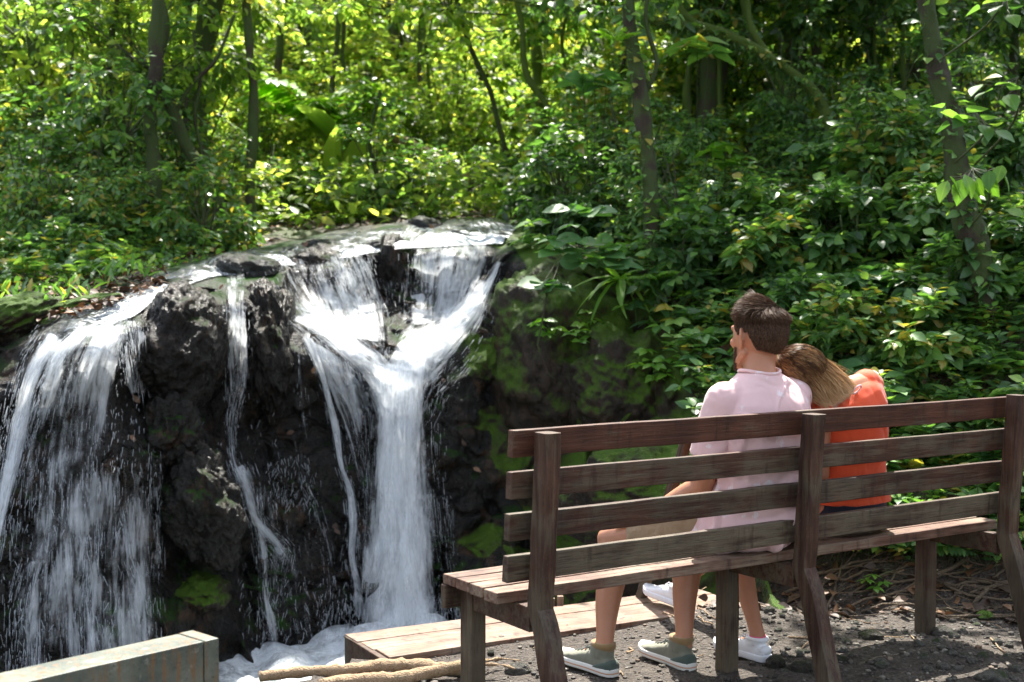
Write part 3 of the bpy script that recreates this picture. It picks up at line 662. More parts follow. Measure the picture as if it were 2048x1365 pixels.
# ================================================================== BENCH, DECK, BEAM
def plank(name, mat, parent, x0, x1, y0, y1, z0, z1, seed=0, ax='x', bev=.004, wave=.0015, sub=14, shear=None):
    """a sawn board with softened, slightly uneven edges in its parent's coordinates"""
    bm = bmesh.new(); bmesh.ops.create_cube(bm, size=1)
    for v in bm.verts: v.co = ((x0+x1)/2+v.co.x*(x1-x0), (y0+y1)/2+v.co.y*(y1-y0), (z0+z1)/2+v.co.z*(z1-z0))
    a = 'xyz'.index(ax)
    ed = [e for e in bm.edges if abs((e.verts[0].co-e.verts[1].co)[a]) > 1e-6]
    bmesh.ops.subdivide_edges(bm, edges=ed, cuts=sub)
    bm.edges.ensure_lookup_table()
    sharp = [e for e in bm.edges if len(e.link_faces) == 2 and e.calc_face_angle(0) > .5]
    bmesh.ops.bevel(bm, geom=sharp, offset=bev, segments=2, affect='EDGES', profile=.6)
    P = np.array([v.co[:] for v in bm.verts]); q = np.zeros_like(P); q[:,a] = P[:,a]
    for k in range(3):
        if k != a: P[:,k] += wave*fbm(q*2.2+P*4+seed*7.7+k*3, 2, seed)
    for v, p in zip(bm.verts, P): v.co = p if shear is None else shear(p)
    me = bpy.data.meshes.new(name); bm.to_mesh(me); bm.free(); me.materials.append(mat)
    for p in me.polygons: p.use_smooth = True
    me.update()
    o = link(name, me, parent)
    md = o.modifiers.new('n', 'WEIGHTED_NORMAL'); return o
yaw = math.atan2(.546, .838)
bench = empty('park_bench', (BO[0], BO[1], 0), yaw); info(bench, 'long slatted wooden bench seen from behind, weathered reddish brown', 'bench')
LEAN = .078
def lean(p): return (p[0], p[1]-LEAN*(p[2]-.50), p[2])
tops = [.958, .836, .713, .590]
for i, tz in enumerate(tops):
    plank('backrest_slat', M[('wood_red','wood_mid','wood_mid','wood_grey')[i]], bench, -.083, 2.20, .034, .064, tz-.079, tz, i+1, shear=lean, sub=20, wave=.0016)
for i in range(4):
    y0 = .082+i*.0875
    plank('seat_slat', M['wood_seat'], bench, -.086+.004*i, 2.2, y0, y0+.074, .440, .475-.001*i, 20+i, sub=20, wave=.0016)
for k, t in enumerate((0, 1.063, 2.126)):
    # rear post: upright above the seat, its foot kicked back
    bm_prof = [(.0,0),(.055,0)]
    w_, d_ = .056, .066
    prof = [(0.0, -.175), (.20, -.105), (.395, -.030), (.45, -.014), (.60, -.006), (.965, -.036)]   # height, y centre of the rear post
    V = []; n_ = 26
    hs = np.linspace(-.03, .952+.018*(k==2), n_)
    def yc(h): return np.interp(h, [-.03,.36,.44,.96], [-.165,-.052,-.018,-.018-LEAN*.5])
    bm = bmesh.new(); rings = []
    for h in hs:
        c_ = float(yc(h)); ch = .007; r_ = []
        dd = d_*(1.0 if h > .42 else 1.12)
        for (a_, b_) in ((-1,-1),(1,-1),(1,1),(-1,1)):
            for s_ in ((0,1),(1,0)) if a_*b_ > 0 else ((1,0),(0,1)):
                r_.append(bm.verts.new((t+a_*(w_/2-ch*s_[0])+.0012*math.sin(h*37+k), c_+b_*(dd/2-ch*s_[1])+.0012*math.sin(h*29+k*2), h)))
        rings.append(r_)
    for i in range(n_-1):
        for j in range(8): bm.faces.new((rings[i][j], rings[i][(j+1)%8], rings[i+1][(j+1)%8], rings[i+1][j]))
    bm.faces.new(rings[0][::-1]); bm.faces.new(rings[-1]); bmesh.ops.recalc_face_normals(bm, faces=bm.faces)
    me = bpy.data.meshes.new('rear_post'); bm.to_mesh(me); bm.free(); me.materials.append(M['wood_post']); link('rear_post', me, bench)
    plank('front_leg', M['wood_post'], bench, t-.028, t+.028, .325, .39, -.03, .4385, 40+k, 'z', .006)
    plank('seat_support', M['wood_mid'], bench, t-.02, t+.02, .012, .323, .365, .4388, 50+k, 'y', .004)
plank('front_rail', M['wood_mid'], bench, -.082, 2.19, .392, .418, .365, .4392, 60, sub=30)

# deck: three sawn boards on a low box at the edge of the platform
A0 = W(780,1331,4.80); A1 = W(1495,1228,5.60)
dv = Vector((A1[0]-A0[0], A1[1]-A0[1], 0)); dl_ = dv.length; dyaw = math.atan2(dv.y, dv.x)
deck = empty('plank_deck', (A0[0], A0[1], 0), dyaw); info(deck, 'low wooden step of three long sun bleached boards between bench and pool', 'deck')
for i in range(3):
    plank('board', M['wood_deck'], deck, -.0-.012*i, dl_+.01, .003+.128*i, .003+.128*i+.1255, -.022, .018-.002*(i==1), 70+i, sub=20)
plank('end_board', M['wood_mid'], deck, -.03, -.004, .0, .375, -.17, .012, 75, 'y')
plank('side_board', M['wood_mid'], deck, .0, dl_, .36, .382, -.30, -.024, 76)
for x_ in (.05, dl_*.5, dl_-.06): plank('joist', M['wood_mid'], deck, x_-.03, x_+.03, .02, .355, -.30, -.025, 77, 'y')

# big weathered beam at the lower left
E0 = W(437,1277,3.35); E1 = W(65,1362,2.983)
bd = Vector((E0[0]-E1[0], E0[1]-E1[1], 0)); byaw = math.atan2(bd.y, bd.x)
m = NM('weathered_steel'); c = m.coords('Object'); n1 = m.noise(c, 6, 5, .65); n2 = m.noise(m.coords('Object',(30,30,4)), 1.5, 4, .6); n3 = m.noise(c, 90, 3)
col = m.mix(m.ramp(n1.outputs[0], [(.35,0),(.65,1)]), C(.045,.06,.048), C(.16,.165,.12))
col = m.mix(m.ramp(n2.outputs[0], [(.52,0),(.64,.85)]), col, C(.17,.085,.03))
col = m.mix(m.ramp(m.noise(c, 16, 4, .7).outputs[0], [(.58,0),(.66,.6)]), col, C(.26,.25,.2))
col = m.mix(m.ramp(n3.outputs[0], [(.62,0),(.70,.6)]), col, C(.03,.025,.018))
M['steel'] = m.done(m.principled(Base_Color=col, Roughness=.5, Specular_IOR_Level=.6, Normal=m.bump(m.math('ADD',n1.outputs[0],n3.outputs[0]), .4, .004)))
zb = E0[2]
beam = empty('weathered_beam', (E0[0], E0[1], 0), byaw); info(beam, 'thick box beam with rust streaked sides and pale worn top at lower left corner', 'beam')
plank('box_section', M['steel'], beam, -2.6, -.045, 0, .115, zb-.20, zb, 80, bev=.003, wave=.0008, sub=40)
plank('end_cap', M['steel'], beam, -.043, 0, -.002, .117, zb-.21, zb+.001, 81, bev=.003, wave=.0006)
for x_ in (-.35, -2.2): plank('foot', M['steel'], beam, x_-.04, x_+.04, .02, .095, -.03, zb-.202, 82, 'z')

# leaning post beyond the deck and two stub posts
p0 = W(1284,1190,5.75); p1 = W(1376,868,5.5)
lp = empty('leaning_post', tuple(p0), dyaw); info(lp, 'slim grey post leaning behind the arm of the man in the pink shirt', 'post')
ln = Vector(p1-p0); q = ln.to_track_quat('Z', 'Y')
o = plank('shaft', M['wood_post'], lp, -.02, .02, -.018, .018, -.25, ln.length, 83, 'z'); o.matrix_local = (Matrix.Rotation(-dyaw, 4, 'Z') @ q.to_matrix().to_4x4())
o = plank('cap', M['wood_post'], lp, -.024, .024, -.022, .022, ln.length+.001, ln.length+.014, 84, 'z', sub=2); o.matrix_local = (Matrix.Rotation(-dyaw, 4, 'Z') @ q.to_matrix().to_4x4())
for j, (x_, lab) in enumerate(((1103, 'left one of two pale stub posts behind the deck'), (1120, 'right one of two pale stub posts behind the deck'))):
    b_ = W(x_, 1216, 5.62); o = plank('stub_post', M['wood_deck'], None, -.014, .014, -.012, .012, -.40, .045+.01*j, 85+j, 'z', sub=4); o.location = (b_[0], b_[1], 0); info(o, lab, 'post')

# gnarled root beside the left bench leg
rt = empty('tree_root', tuple(W(760,1345,4.75)*[1,1,0])); info(rt, 'pale tan gnarled tree root snaking in front of the deck', 'root')
o0 = Vector(rt.location)
for nm, pts, rr, sd in (('root_strand', [(520,1385,4.60),(610,1362,4.66),(690,1358,4.67),(760,1342,4.72),(830,1337,4.73),(900,1352,4.68),(940,1352,4.68)], [.018,.02,.024,.027,.026,.024,.015], 1),
                        ('root_strand', [(640,1380,4.5),(720,1362,4.55),(790,1360,4.56),(850,1348,4.6),(910,1334,4.63),(955,1318,4.72)], [.02,.026,.028,.025,.02,.014], 2),
                        ('root_fiber', [(960,1325,4.7),(1000,1318,4.78),(1040,1322,4.74)], [.007,.005,.003], 3), ('root_fiber', [(955,1330,4.66),(1000,1330,4.68),(1030,1338,4.62)], [.006,.004,.002], 4)):
    S = spline([tuple(W(*p)) + (q_,) for p, q_ in zip(pts, rr)], 8)
    for s_ in S: s_[2] = max(s_[2], .004)
    j = .0035*fbm(S[:,:3]*40, 2, sd); mb = MB()
    V, F = tube([Vector(s_[:3])-o0 for s_ in S], list(S[:,3]+j*1.5), 14, wob=.16, seed=sd); mb.add(V, F)
    link(nm, mb.mesh(nm, [M['root']]), rt)

M['dark_stone'] = rock('dark_stone', (.018,.017,.013), (.085,.08,.06), (.05,.065,.02), .25, .45, 5)
# stones: the ones that stand out, each its own
stones = [(1490,870,0,.0)]
SV, SF = ico(4)
def stone(px, py, size, seed, lab, mat='pebble', gz=None):
    Z = FPX*(EYE)/(py-586.); p = W(px, py, Z); z = float(ground(p[0], p[1])[0])
    rr = np.random.default_rng(seed); s3 = np.array([size, size*rr.uniform(.65,.9), size*rr.uniform(.45,.65)])
    V = SV*(1+.22*fbm(SV*1.3+seed,3,seed)+.05*fbm(SV*5+seed,2,seed))[:,None]*s3
    o = link('stone', mesh_np('stone', V, SF, mats=[M[mat]]), None, (p[0], p[1], z+s3[2]*.4)); o.rotation_euler[2] = rr.uniform(0,6)
    return info(o, lab, 'stone', 'stones on the ground around the bench')
for i, (px, py, s, lab, mt) in enumerate([
    (1885,1268,.052,'large pale egg shaped stone beside the right front bench leg','pebble'),
    (1742,1292,.046,'dark grey stone half in shadow between bench legs','dark_stone'),
    (1838,1305,.024,'pale rounded stone right of the shadow in front of the right leg','pebble'),
    (1785,1298,.018,'small brown stone near the dark mossy stone','pebble'),
    (1945,1335,.024,'yellowish block shaped stone near lower right edge','pebble'),
    (1550,1340,.042,'grey green flat stone touching the white shoe on the gravel','dark_stone'),
    (1985,1372,.055,'broad grey stone cut by bottom right corner of the frame','pebble'),
    (1600,1350,.04,'dark weathered stone by the foot of the middle rear post','dark_stone'),
    (1680,1335,.03,'dark grey stone right of the middle rear post foot','dark_stone'),
    (1885,1310,.018,'small grey flat stone below the large pale stone','pebble'),
    (1905,1322,.022,'brown rounded stone among gravel at right','pebble'),
    (1035,1340,.05,'flat grey buried rock between left bench legs','pebble'),
    (982,1310,.02,'dark small stone beside the left front leg','dark_stone'),
    (1968,1220,.05,'mossy dark rock on the bank near the right rear post','moss_rock')]):
    stone(px, py, s, 100+i, lab, mt)
# gravel nobody could count
def scatter_lumps(name, n, fx, size, mat, seed, label, sub=1):
    rr = np.random.default_rng(seed); V0, F0 = ico(sub); k = len(V0)
    x, y = fx(rr, n); z = ground(x, y); ok = z > -.2; x, y, z = x[ok], y[ok], z[ok]; n = len(x)
    s = size(rr, n, x, y); V = np.repeat(V0[None], n, 0)*(1+.28*(rr.random((n,k,1))-.5))
    V = V*s[:,None,None]*np.stack([np.ones(n), rr.uniform(.6,1,n), rr.uniform(.4,.75,n)], -1)[:,None]
    a = rr.uniform(0,6.3,n); c_, s_ = np.cos(a)[:,None], np.sin(a)[:,None]
    V = np.stack([V[...,0]*c_-V[...,1]*s_, V[...,0]*s_+V[...,1]*c_, V[...,2]], -1)
    V += np.stack([x, y, z+s*.2], -1)[:,None]
    F = (F0[None]+(np.arange(n)*k)[:,None,None]).reshape(-1,3)
    link(name, mesh_np(name, V.reshape(-1,3), F, {'tint': np.repeat(rr.random(n), k)}, mats=[mat], smooth_=False), kind='stuff', label=label)
m = NM('gravel'); t = m.attr('tint'); nz = m.noise(m.coords(), 120, 3)
M['gravel'] = m.done(m.principled(Base_Color=m.mix(.4, m.ramp(t, [(0,(.030,.024,.018)),(.45,(.075,.06,.046)),(.8,(.14,.12,.095)),(.93,(.24,.22,.18)),(1,(.16,.085,.04))]), nz.outputs[0], 'MULTIPLY'), Roughness=.7))
scatter_lumps('gravel', 420, lambda r, n: (r.uniform(.9,2.9,n), 4.15+1.5*r.random(n)), lambda r, n, x, y: .008+.020*r.random(n)**2.5, M['pebble'], 6, 'rounded pebbles strewn over the soil right of the bench legs', 2)
scatter_lumps('gravel', 9000, lambda r, n: (r.uniform(-.5,2.7,n), 4.0+1.85*r.random(n)), lambda r, n, x, y: .0022+.0135*r.random(n)**4.5, M['gravel'], 5, 'fine grey gravel and grit scattered on the soil under the bench')

# ================================================================== PEOPLE
def skin(name, base, deep):
    m = NM(name); c = m.coords('Object'); n1 = m.noise(c, 22, 3); n2 = m.noise(c, 400, 2)
    col = m.mix(n1.outputs[0], C(*base), C(*deep))
    return m.done(m.principled(Base_Color=col, Roughness=.48, Subsurface_Weight=.12, Subsurface_Scale=.01, Subsurface_Radius=(1,.35,.2), Normal=m.bump(n2.outputs[0], .12, .002)))
M['skin_man'] = skin('skin_man', (.50,.235,.135), (.40,.165,.085)); M['skin_woman'] = skin('skin_woman', (.46,.205,.11), (.36,.15,.075))
def cloth(name, col, weave=900, pattern=None, rough=.85):
    m = NM(name); c = m.coords('Object'); n1 = m.noise(c, weave, 2); n2 = m.noise(c, 14, 3)
    cc = m.mix(.12, C(*col), n2.outputs[0], 'MULTIPLY')
    if pattern:
        d = m.n('VectorMath', {0: c, 1: m.n('VectorMath', {0: m.noise(c, 30, 2).outputs['Color'], 1: (.045,.045,.045)}, operation='MULTIPLY').outputs[0]}, operation='ADD').outputs[0]
        v = m.n('TexVoronoi', {'Vector': d, 'Scale': 17., 'Randomness': .9}, feature='F1')
        rays = m.n('TexWave', {'Vector': c, 'Scale': 60., 'Distortion': 6.})
        keep = m.ramp(m.n('SeparateColor', {0: v.outputs['Color']}).outputs[0], [(.1,0),(.12,1)], 'CONSTANT')
        f = m.math('MULTIPLY', m.math('MULTIPLY', m.ramp(v.outputs['Distance'], [(.17,1),(.26,0)]), keep), m.math('ADD', m.math('MULTIPLY', rays.outputs[1], .6), .25))
        cc = m.mix(f, cc, C(*pattern))
    p = m.principled(Base_Color=cc, Roughness=rough, Sheen_Weight=.25, Normal=m.bump(n1.outputs[0], .25, .002))
    return m.done(m.n('MixShader', {0: .07, 1: p, 2: m.n('BsdfTranslucent', {'Color': C(*col)}).outputs[0]}).outputs[0])
M['pink'] = cloth('pink_cotton', (.84,.565,.555), 900, (.88,.84,.86)); M['orange'] = cloth('orange_cloth', (.86,.10,.025)); M['khaki'] = cloth('khaki', (.34,.24,.14)); M['navy'] = cloth('navy', (.012,.016,.035))
M['suede'] = cloth('grey_green_suede', (.20,.20,.145), 500); M['patch'] = cloth('green_patch', (.07,.10,.08)); M['plaid'] = cloth('plaid', (.30,.19,.08)); M['laces'] = cloth('laces', (.09,.11,.10)); M['sock'] = cloth('sock', (.75,.74,.72)); M['pink_sock'] = cloth('pink_sock', (.75,.12,.22)); M['bra'] = cloth('pale_pink', (.82,.5,.52))
m = NM('white_leather'); c = m.coords(); M['white'] = m.done(m.principled(Base_Color=m.mix(m.noise(c, 20, 3).outputs[0], C(.72,.72,.74), C(.82,.82,.84)), Roughness=.45, Normal=m.bump(m.noise(c, 300, 2).outputs[0], .15, .002)))
m = NM('rubber_sole'); c = m.coords(); zz = m.n('SeparateXYZ', {0: c}).outputs[2]
M['sole'] = m.done(m.principled(Base_Color=m.mix(m.ramp(zz, [(.008,0),(.0085,1),(.013,1),(.0135,0)], 'LINEAR'), C(.68,.66,.6), C(.45,.16,.05)), Roughness=.5))
m = NM('white_sole'); M['wsole'] = m.done(m.principled(Base_Color=C(.72,.72,.74), Roughness=.45))
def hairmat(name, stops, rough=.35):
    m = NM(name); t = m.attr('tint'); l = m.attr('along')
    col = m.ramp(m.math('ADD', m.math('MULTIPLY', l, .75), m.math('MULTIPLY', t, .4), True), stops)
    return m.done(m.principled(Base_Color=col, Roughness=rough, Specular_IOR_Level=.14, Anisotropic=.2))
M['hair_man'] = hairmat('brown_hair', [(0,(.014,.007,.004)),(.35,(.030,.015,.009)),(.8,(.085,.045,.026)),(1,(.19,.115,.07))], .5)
M['hair_woman'] = hairmat('ombre_hair', [(0,(.025,.014,.009)),(.28,(.07,.036,.018)),(.46,(.26,.14,.06)),(.66,(.52,.32,.15)),(1,(.78,.56,.33))], .33)

def strands(name, P, width, tint, mat, parent, sidehint=None):
    """P (N,S,3) polylines -> one mesh of fine tapering ribbons, each folded so it has body"""
    N, S = P.shape[:2]; T = np.gradient(P, axis=1); T /= np.linalg.norm(T, axis=2, keepdims=True)+1e-9
    h = sidehint if sidehint is not None else rng.normal(size=(N,1,3))
    sd = np.cross(T, np.broadcast_to(h, P.shape)); sd /= np.linalg.norm(sd, axis=2, keepdims=True)+1e-9
    up = np.cross(sd, T)
    w_ = width*(np.interp(np.linspace(0,1,S), [0,.1,.7,1], [.8,1,.8,.12]))[None,:,None]
    V = np.stack([P-sd*w_, P+up*w_*.7, P+sd*w_], 2)             # N,S,3,3
    idx = np.arange(N*S*3).reshape(N,S,3); F = []
    for a in (0,1): F.append(np.stack([idx[:,:-1,a], idx[:,:-1,a+1], idx[:,1:,a+1], idx[:,1:,a]], -1).reshape(-1,4))
    al = np.broadcast_to(np.linspace(0,1,S)[None,:,None], (N,S,3)); tn = np.broadcast_to(np.asarray(tint)[:,None,None], (N,S,3))
    return mesh_np(name, V.reshape(-1,3), np.concatenate(F), {'along': al.ravel(), 'tint': tn.ravel()}, mats=[mat])
def with_cap(name, me, capV, capF, mat, parent, along=.1):
    """adds the hair's dense under-layer to the strands: one part"""
    cap = mesh_np('cap', capV, capF, {'along': np.full(len(capV), along), 'tint': np.full(len(capV), .2)}, mats=[mat])
    bm = bmesh.new(); bm.from_mesh(me); bm.from_mesh(cap); bm.to_mesh(me); bm.free()
    return link(name, me, parent)

Zv = Vector((0,0,1)); T_ = Vector((BX[0],BX[1],0)).normalized(); N_ = Vector((BN[0],BN[1],0)).normalized()
def frame(fwd, up):
    f = Vector(fwd).normalized(); u = Vector(up); u = (u-f*u.dot(f)).normalized(); r = f.cross(u); return r, f, u   # right, forward, up
def head_parts(c, fr, s=1., female=False):
    """c: centre of the skull; pieces of a whole head with face and ears, in frame (right, forward, up)"""
    r, f, u = fr; P = lambda a, b, d: c+(r*a+f*b+u*d)*s
    A = (r, f, u); L = []
    L.append(ellipsoid(P(0,-.012,.025), (.073*s,.092*s,.085*s), A)); L.append(ellipsoid(P(0,.012,.01), (.068*s,.078*s,.088*s), A))
    L.append(ellipsoid(P(0,.028,-.045), (.056*s,.060*s,.060*s), A)); L.append(ellipsoid(P(0,.052,-.085), (.032*s,.033*s,.026*s), A))   # jaw, chin
    L.append(limb([P(.058,.0,-.045), P(.045,.035,-.075), P(.018,.066,-.092)], [.014*s,.014*s,.013*s], 10)); L.append(limb([P(-.058,.0,-.045), P(-.045,.035,-.075), P(-.018,.066,-.092)], [.014*s,.014*s,.013*s], 10))
    L.append(limb([P(0,.084,.018), P(0,.098,-.012), P(0,.106,-.030)], [.008*s,.010*s,.0125*s], 10)); L.append(ellipsoid(P(.011,.094,-.033), (.008*s,.010*s,.007*s), A)); L.append(ellipsoid(P(-.011,.094,-.033), (.008*s,.010*s,.007*s), A))
    L.append(limb([P(-.04,.074,.028), P(0,.086,.030), P(.04,.074,.028)], [.010*s,.011*s,.010*s], 10))    # brow
    L.append(ellipsoid(P(0,.084,-.056), (.021*s,.009*s,.0055*s), A)); L.append(ellipsoid(P(0,.083,-.066), (.018*s,.009*s,.006*s), A))      # lips
    for q in (-1, 1):
        L.append(ellipsoid(P(q*.037,.062,-.018), (.022*s,.018*s,.018*s), A))    # cheek bones
        # ear: outer rim, lobe and inner plate
        e = [P(q*.073,.004,.026), P(q*.083,-.010,.032), P(q*.094,-.022,.018), P(q*.090,-.020,-.004), P(q*.077,-.006,-.024), P(q*.072,.002,-.030)]
        L.append(limb(e, [.0045*s,.005*s,.0055*s,.005*s,.0065*s,.005*s], 8)); L.append(ellipsoid(P(q*.077,-.006,.004), (.006*s,.013*s,.026*s), A, 12, 8))
    return L
def hand_parts(wrist, fwd, palm_n, side, curl=.6, s=1.):
    """hand: palm, five bent fingers; fwd along the hand, palm_n out of the palm, side = direction of the thumb"""
    f = Vector(fwd).normalized(); n = Vector(palm_n); n = (n-f*n.dot(f)).normalized(); t = Vector(side); t = (t-f*t.dot(f)-n*t.dot(n)).normalized()
    L = [limb([wrist-f*.02*s, wrist+f*.025*s, wrist+f*.06*s, wrist+f*.085*s], [.022*s,.025*s,.027*s,.022*s], 12)]
    for k, (o_, ln_) in enumerate(((.030,.078),(.010,.088),(-.011,.082),(-.031,.064))):
        b = wrist+f*.085*s+t*o_*s; pts = [b-f*.03*s, b]; d = f; an = 0
        for j, q in enumerate((.45,.30,.25)):
            an += curl*(.5+.28*j); d = f*math.cos(an)+n*math.sin(an); pts.append(pts[-1]+d*ln_*q*s)
        L.append(limb(pts, [.010*s,.0098*s,.009*s,.0082*s,.007*s], 10, 3))
    b = wrist+f*.022*s+t*.022*s
    L.append(limb([b, b+(t*.8+f*.6)*.032*s, b+(t*.75+f*1.5+n*.3)*.036*s, b+(t*.6+f*2.2+n*.7)*.036*s], [.0145*s,.012*s,.0105*s,.0085*s], 10, 3))
    return L
def wrinkles(amp, sc=(9,9,5), seed=3, keep=None):
    def f(V, N):
        a = np.abs(fbm(V*np.array(sc)+.5*fbm(V*4,2,seed+1)[:,None], 3, seed)); return amp*(a*2-.6)
    return f

def shoe(parent, heel, toe, lift=0., size=.29, style='suede', roll=0.):
    """sneaker resting with its heel at `heel`, pointing at `toe` (world points on the ground)"""
    d = Vector(toe)-Vector(heel); d.normalize()
    r = d.cross(Zv).normalized(); u = r.cross(d)
    Mx = Matrix((r, d, u)).transposed().to_4x4(); Mx.translation = Vector(heel)
    inv = parent.matrix_world.inverted() if parent else Matrix()
    g = size/.29
    st = [  # y along, half width, height of the upper, sole half width
        (.004,.026,.050,.030),(.03,.032,.066,.036),(.07,.033,.078,.037),(.11,.034,.074,.037),(.15,.038,.064,.042),(.19,.043,.052,.047),(.23,.044,.042,.048),(.262,.037,.034,.041),(.283,.022,.026,.027),(.29,.010,.02,.013)]
    def ring(y, hw, z0, z1, zc=None):
        return (Vector((0, y*g, (z0+z1)/2*g)), Vector((hw*g,0,0)), Vector((0,0,(z1-z0)/2*g)))
    V, F = loft([ring(a, b, .012, c_) for a, b, c_, s_ in st], 24, 2.7)
    col = [(.068, .036, .060), (.064,.038,.088), (.060,.038,.112 if style == 'suede' else .088)]
    V2, F2 = loft([(Vector((0,(y+.0)*g, z*g)), Vector((hw*g,0,0)), Vector((0,.047*g,0))) for y, hw, z in col], 24, 2.2)
    mat = M['suede'] if style == 'suede' else M['white']
    up_ = solid('shoe', [(V,F),(V2,F2)], .004, mat, None, 4, wr=lambda P, N: .0012*fbm(P*60,2,3)); up_.matrix_world = Mx
    if parent: up_.parent = parent; up_.matrix_parent_inverse = inv
    mb = MB(); V, F = loft([(Vector((0,a*g-.003,0)), Vector((s_*g,0,0)), Vector((0,0,.001))) for a, b, c_, s_ in st[:1]], 4)
    # sole as an outline slab with a toe spring
    n_ = 40; ys = np.linspace(-.006, .296, n_); ws = np.interp(ys, [a for a,*_ in st], [s_ for *_, s_ in st]); ws[0] = .014; ws[-1] = .006; ws[1] = .026
    out = [(w_, y_) for w_, y_ in zip(ws, ys)]+[(-w_, y_) for w_, y_ in zip(ws[::-1], ys[::-1])]
    vb = []; 
    for zz_, inset in ((0,.003),(.003,0),(.022,0),(.026,.004)):
        for x_, y_ in out: vb.append((x_*(1-inset*10)*g, y_*g, (zz_+max(0,(y_-.24))*.22)*g))
    k = len(out); fb = [tuple(range(k-1,-1,-1)), tuple(3*k+j for j in range(k))]
    for i in range(3):
        for j in range(k): fb.append((i*k+j, i*k+(j+1)%k, (i+1)*k+(j+1)%k, (i+1)*k+j))
    mb.add(vb, fb); link('sole', mb.mesh('sole', [M['sole'] if style == 'suede' else M['wsole']]), up_)
    mb = MB()
    for j in range(5):
        y_ = (.115+.022*j)*g; z_ = (.077-.0078*j)*g; hw = .019*g
        mb.add(*tube([(-hw, y_, z_-.004), (-.008, y_+.003, z_+.004), (.008, y_-.002, z_+.004), (hw, y_+.004, z_-.004)], .0022, 6))
    y_, z_ = .107*g, .083*g
    for q in (-1, 1):
        mb.add(*tube([(0,y_,z_), (q*.014,y_+.004,z_+.012), (q*.028,y_+.012,z_+.004), (q*.016,y_+.010,z_-.003), (0,y_,z_)], .0018, 6)); mb.add(*tube([(0,y_,z_), (q*.02,y_+.016,z_), (q*.034,y_+.03,z_-.012)], .0018, 6))
    link('laces', mb.mesh('laces', [M['laces'] if style == 'suede' else M['white']]), up_)
    V, F = loft([(Vector((0,.060*g,z*g)), Vector((hw*g,0,0)), Vector((0,hh*g,0))) for z, hw, hh in ((.076,.030,.040),(.100 if style == 'suede' else .080,.041,.051),(.111 if style == 'suede' else .092,.040,.049),(.113 if style == 'suede' else .094,.036,.044))], 20, 2.1)
    mb = MB(); mb.add(V, F); link('collar', mb.mesh('collar', [M['plaid'] if style == 'suede' else M['white']]), up_)
    if style == 'suede':
        # darker heel counter hugging the back of the shoe
        V, F = loft([ring(a, b+.0025, .014, c_) for a, b, c_ in ((-.0015,.020,.050),(.012,.030,.056),(.035,.034,.052),(.062,.0345,.040),(.085,.034,.026))], 24, 2.7)
        mb = MB(); mb.add(V, F); link('heel_patch', mb.mesh('heel_patch', [M['patch']]), up_)
    else:
        V, F = loft([ring(a, b+.002, .03, c_) for a, b, c_ in ((-.0015,.018,.060),(.010,.027,.064),(.022,.030,.060))], 20, 2.7)
        mb = MB(); mb.add(V, F); link('heel_patch', mb.mesh('heel_patch', [M['white']]), up_)
    return up_

# ---------------------------------------------------------------- the man
man = empty('person', tuple(B(1.03,.22,0))); info(man, 'man in pink t-shirt and khaki shorts sitting on bench with his back to us', 'person')
bpy.context.view_layer.update()
PX_ = lambda parent, o: (setattr(o, 'parent', parent), setattr(o, 'matrix_parent_inverse', parent.matrix_world.inverted()))
def own(o, parent): o.parent = parent; o.matrix_parent_inverse = parent.matrix_world.inverted(); return o
mt = 1.072
HF = frame((-.53,.85,.05), (.02,-.02,1)); HC = B(mt+.012,.23,1.192)
hipL, hipR = B(mt-.09,.24,.56), B(mt+.09,.24,.56)
kneeL, kneeR = B(.775,.655,.455), B(1.075,.60,.465)
ankL, ankR = B(.672,.565,.095), B(.960,.470,.095)
shL, shR = B(mt-.178,.20,.985), B(mt+.160,.20,.985)
elL, elR = B(.862,.27,.685), B(mt+.24,.36,.74)
wrL, wrR = B(.80,.50,.548), B(1.17,.58,.56)
body = [loft([(B(mt,.235,.50), T_*.165, N_*.115), (B(mt,.225,.58), T_*.165, N_*.115), (B(mt,.205,.72), T_*.145, N_*.10), (B(mt,.20,.86), T_*.165, N_*.105), (B(mt,.20,.96), T_*.175, N_*.10), (B(mt,.205,1.03), T_*.12, N_*.075), (B(mt,.21,1.07), T_*.06, N_*.055)])]
nb_ = B(mt,.205,1.03)
body += [limb([nb_, nb_.lerp(HC,.5)+Vector((0,0,-.01)), HC-Vector((0,0,.06))+N_*-.012], [.066,.055,.055], 18)]
body += head_parts(HC, HF, 1.09)
for q, a_, b_, c_, w_ in ((0,hipL,kneeL,ankL,1),(1,hipR,kneeR,ankR,1)):
    mid = a_.lerp(b_,.5); body.append(limb([a_, mid, b_-(b_-a_).normalized()*.03, b_], [.088,.078,.060,.056], 18))
    calf = b_.lerp(c_,.30)-N_*.012; body.append(limb([b_, b_.lerp(c_,.14), calf, b_.lerp(c_,.62), b_.lerp(c_,.88), c_], [.054,.050,.056,.044,.033,.034], 18))
    body.append(limb([c_, c_+Vector((0,0,-.04))+N_*.03, c_+Vector((0,0,-.055))+N_*.12], [.034,.032,.022], 12))
for a_, b_, c_ in ((shL,elL,wrL),(shR,elR,wrR)):
    body.append(limb([a_, a_.lerp(b_,.3), a_.lerp(b_,.7), b_], [.060,.052,.045,.041], 16)); body.append(limb([b_, b_.lerp(c_,.25), b_.lerp(c_,.7), c_], [.041,.043,.033,.026], 16))
body += hand_parts(wrL, kneeL-wrL+Vector((0,0,.03)), (0,0,-1), T_, .55); body += hand_parts(wrR, kneeR-wrR+Vector((0,0,.03)), (0,0,-1), -T_, .55)
own(solid('body', body, .0045, M['skin_man'], None, 4), man)
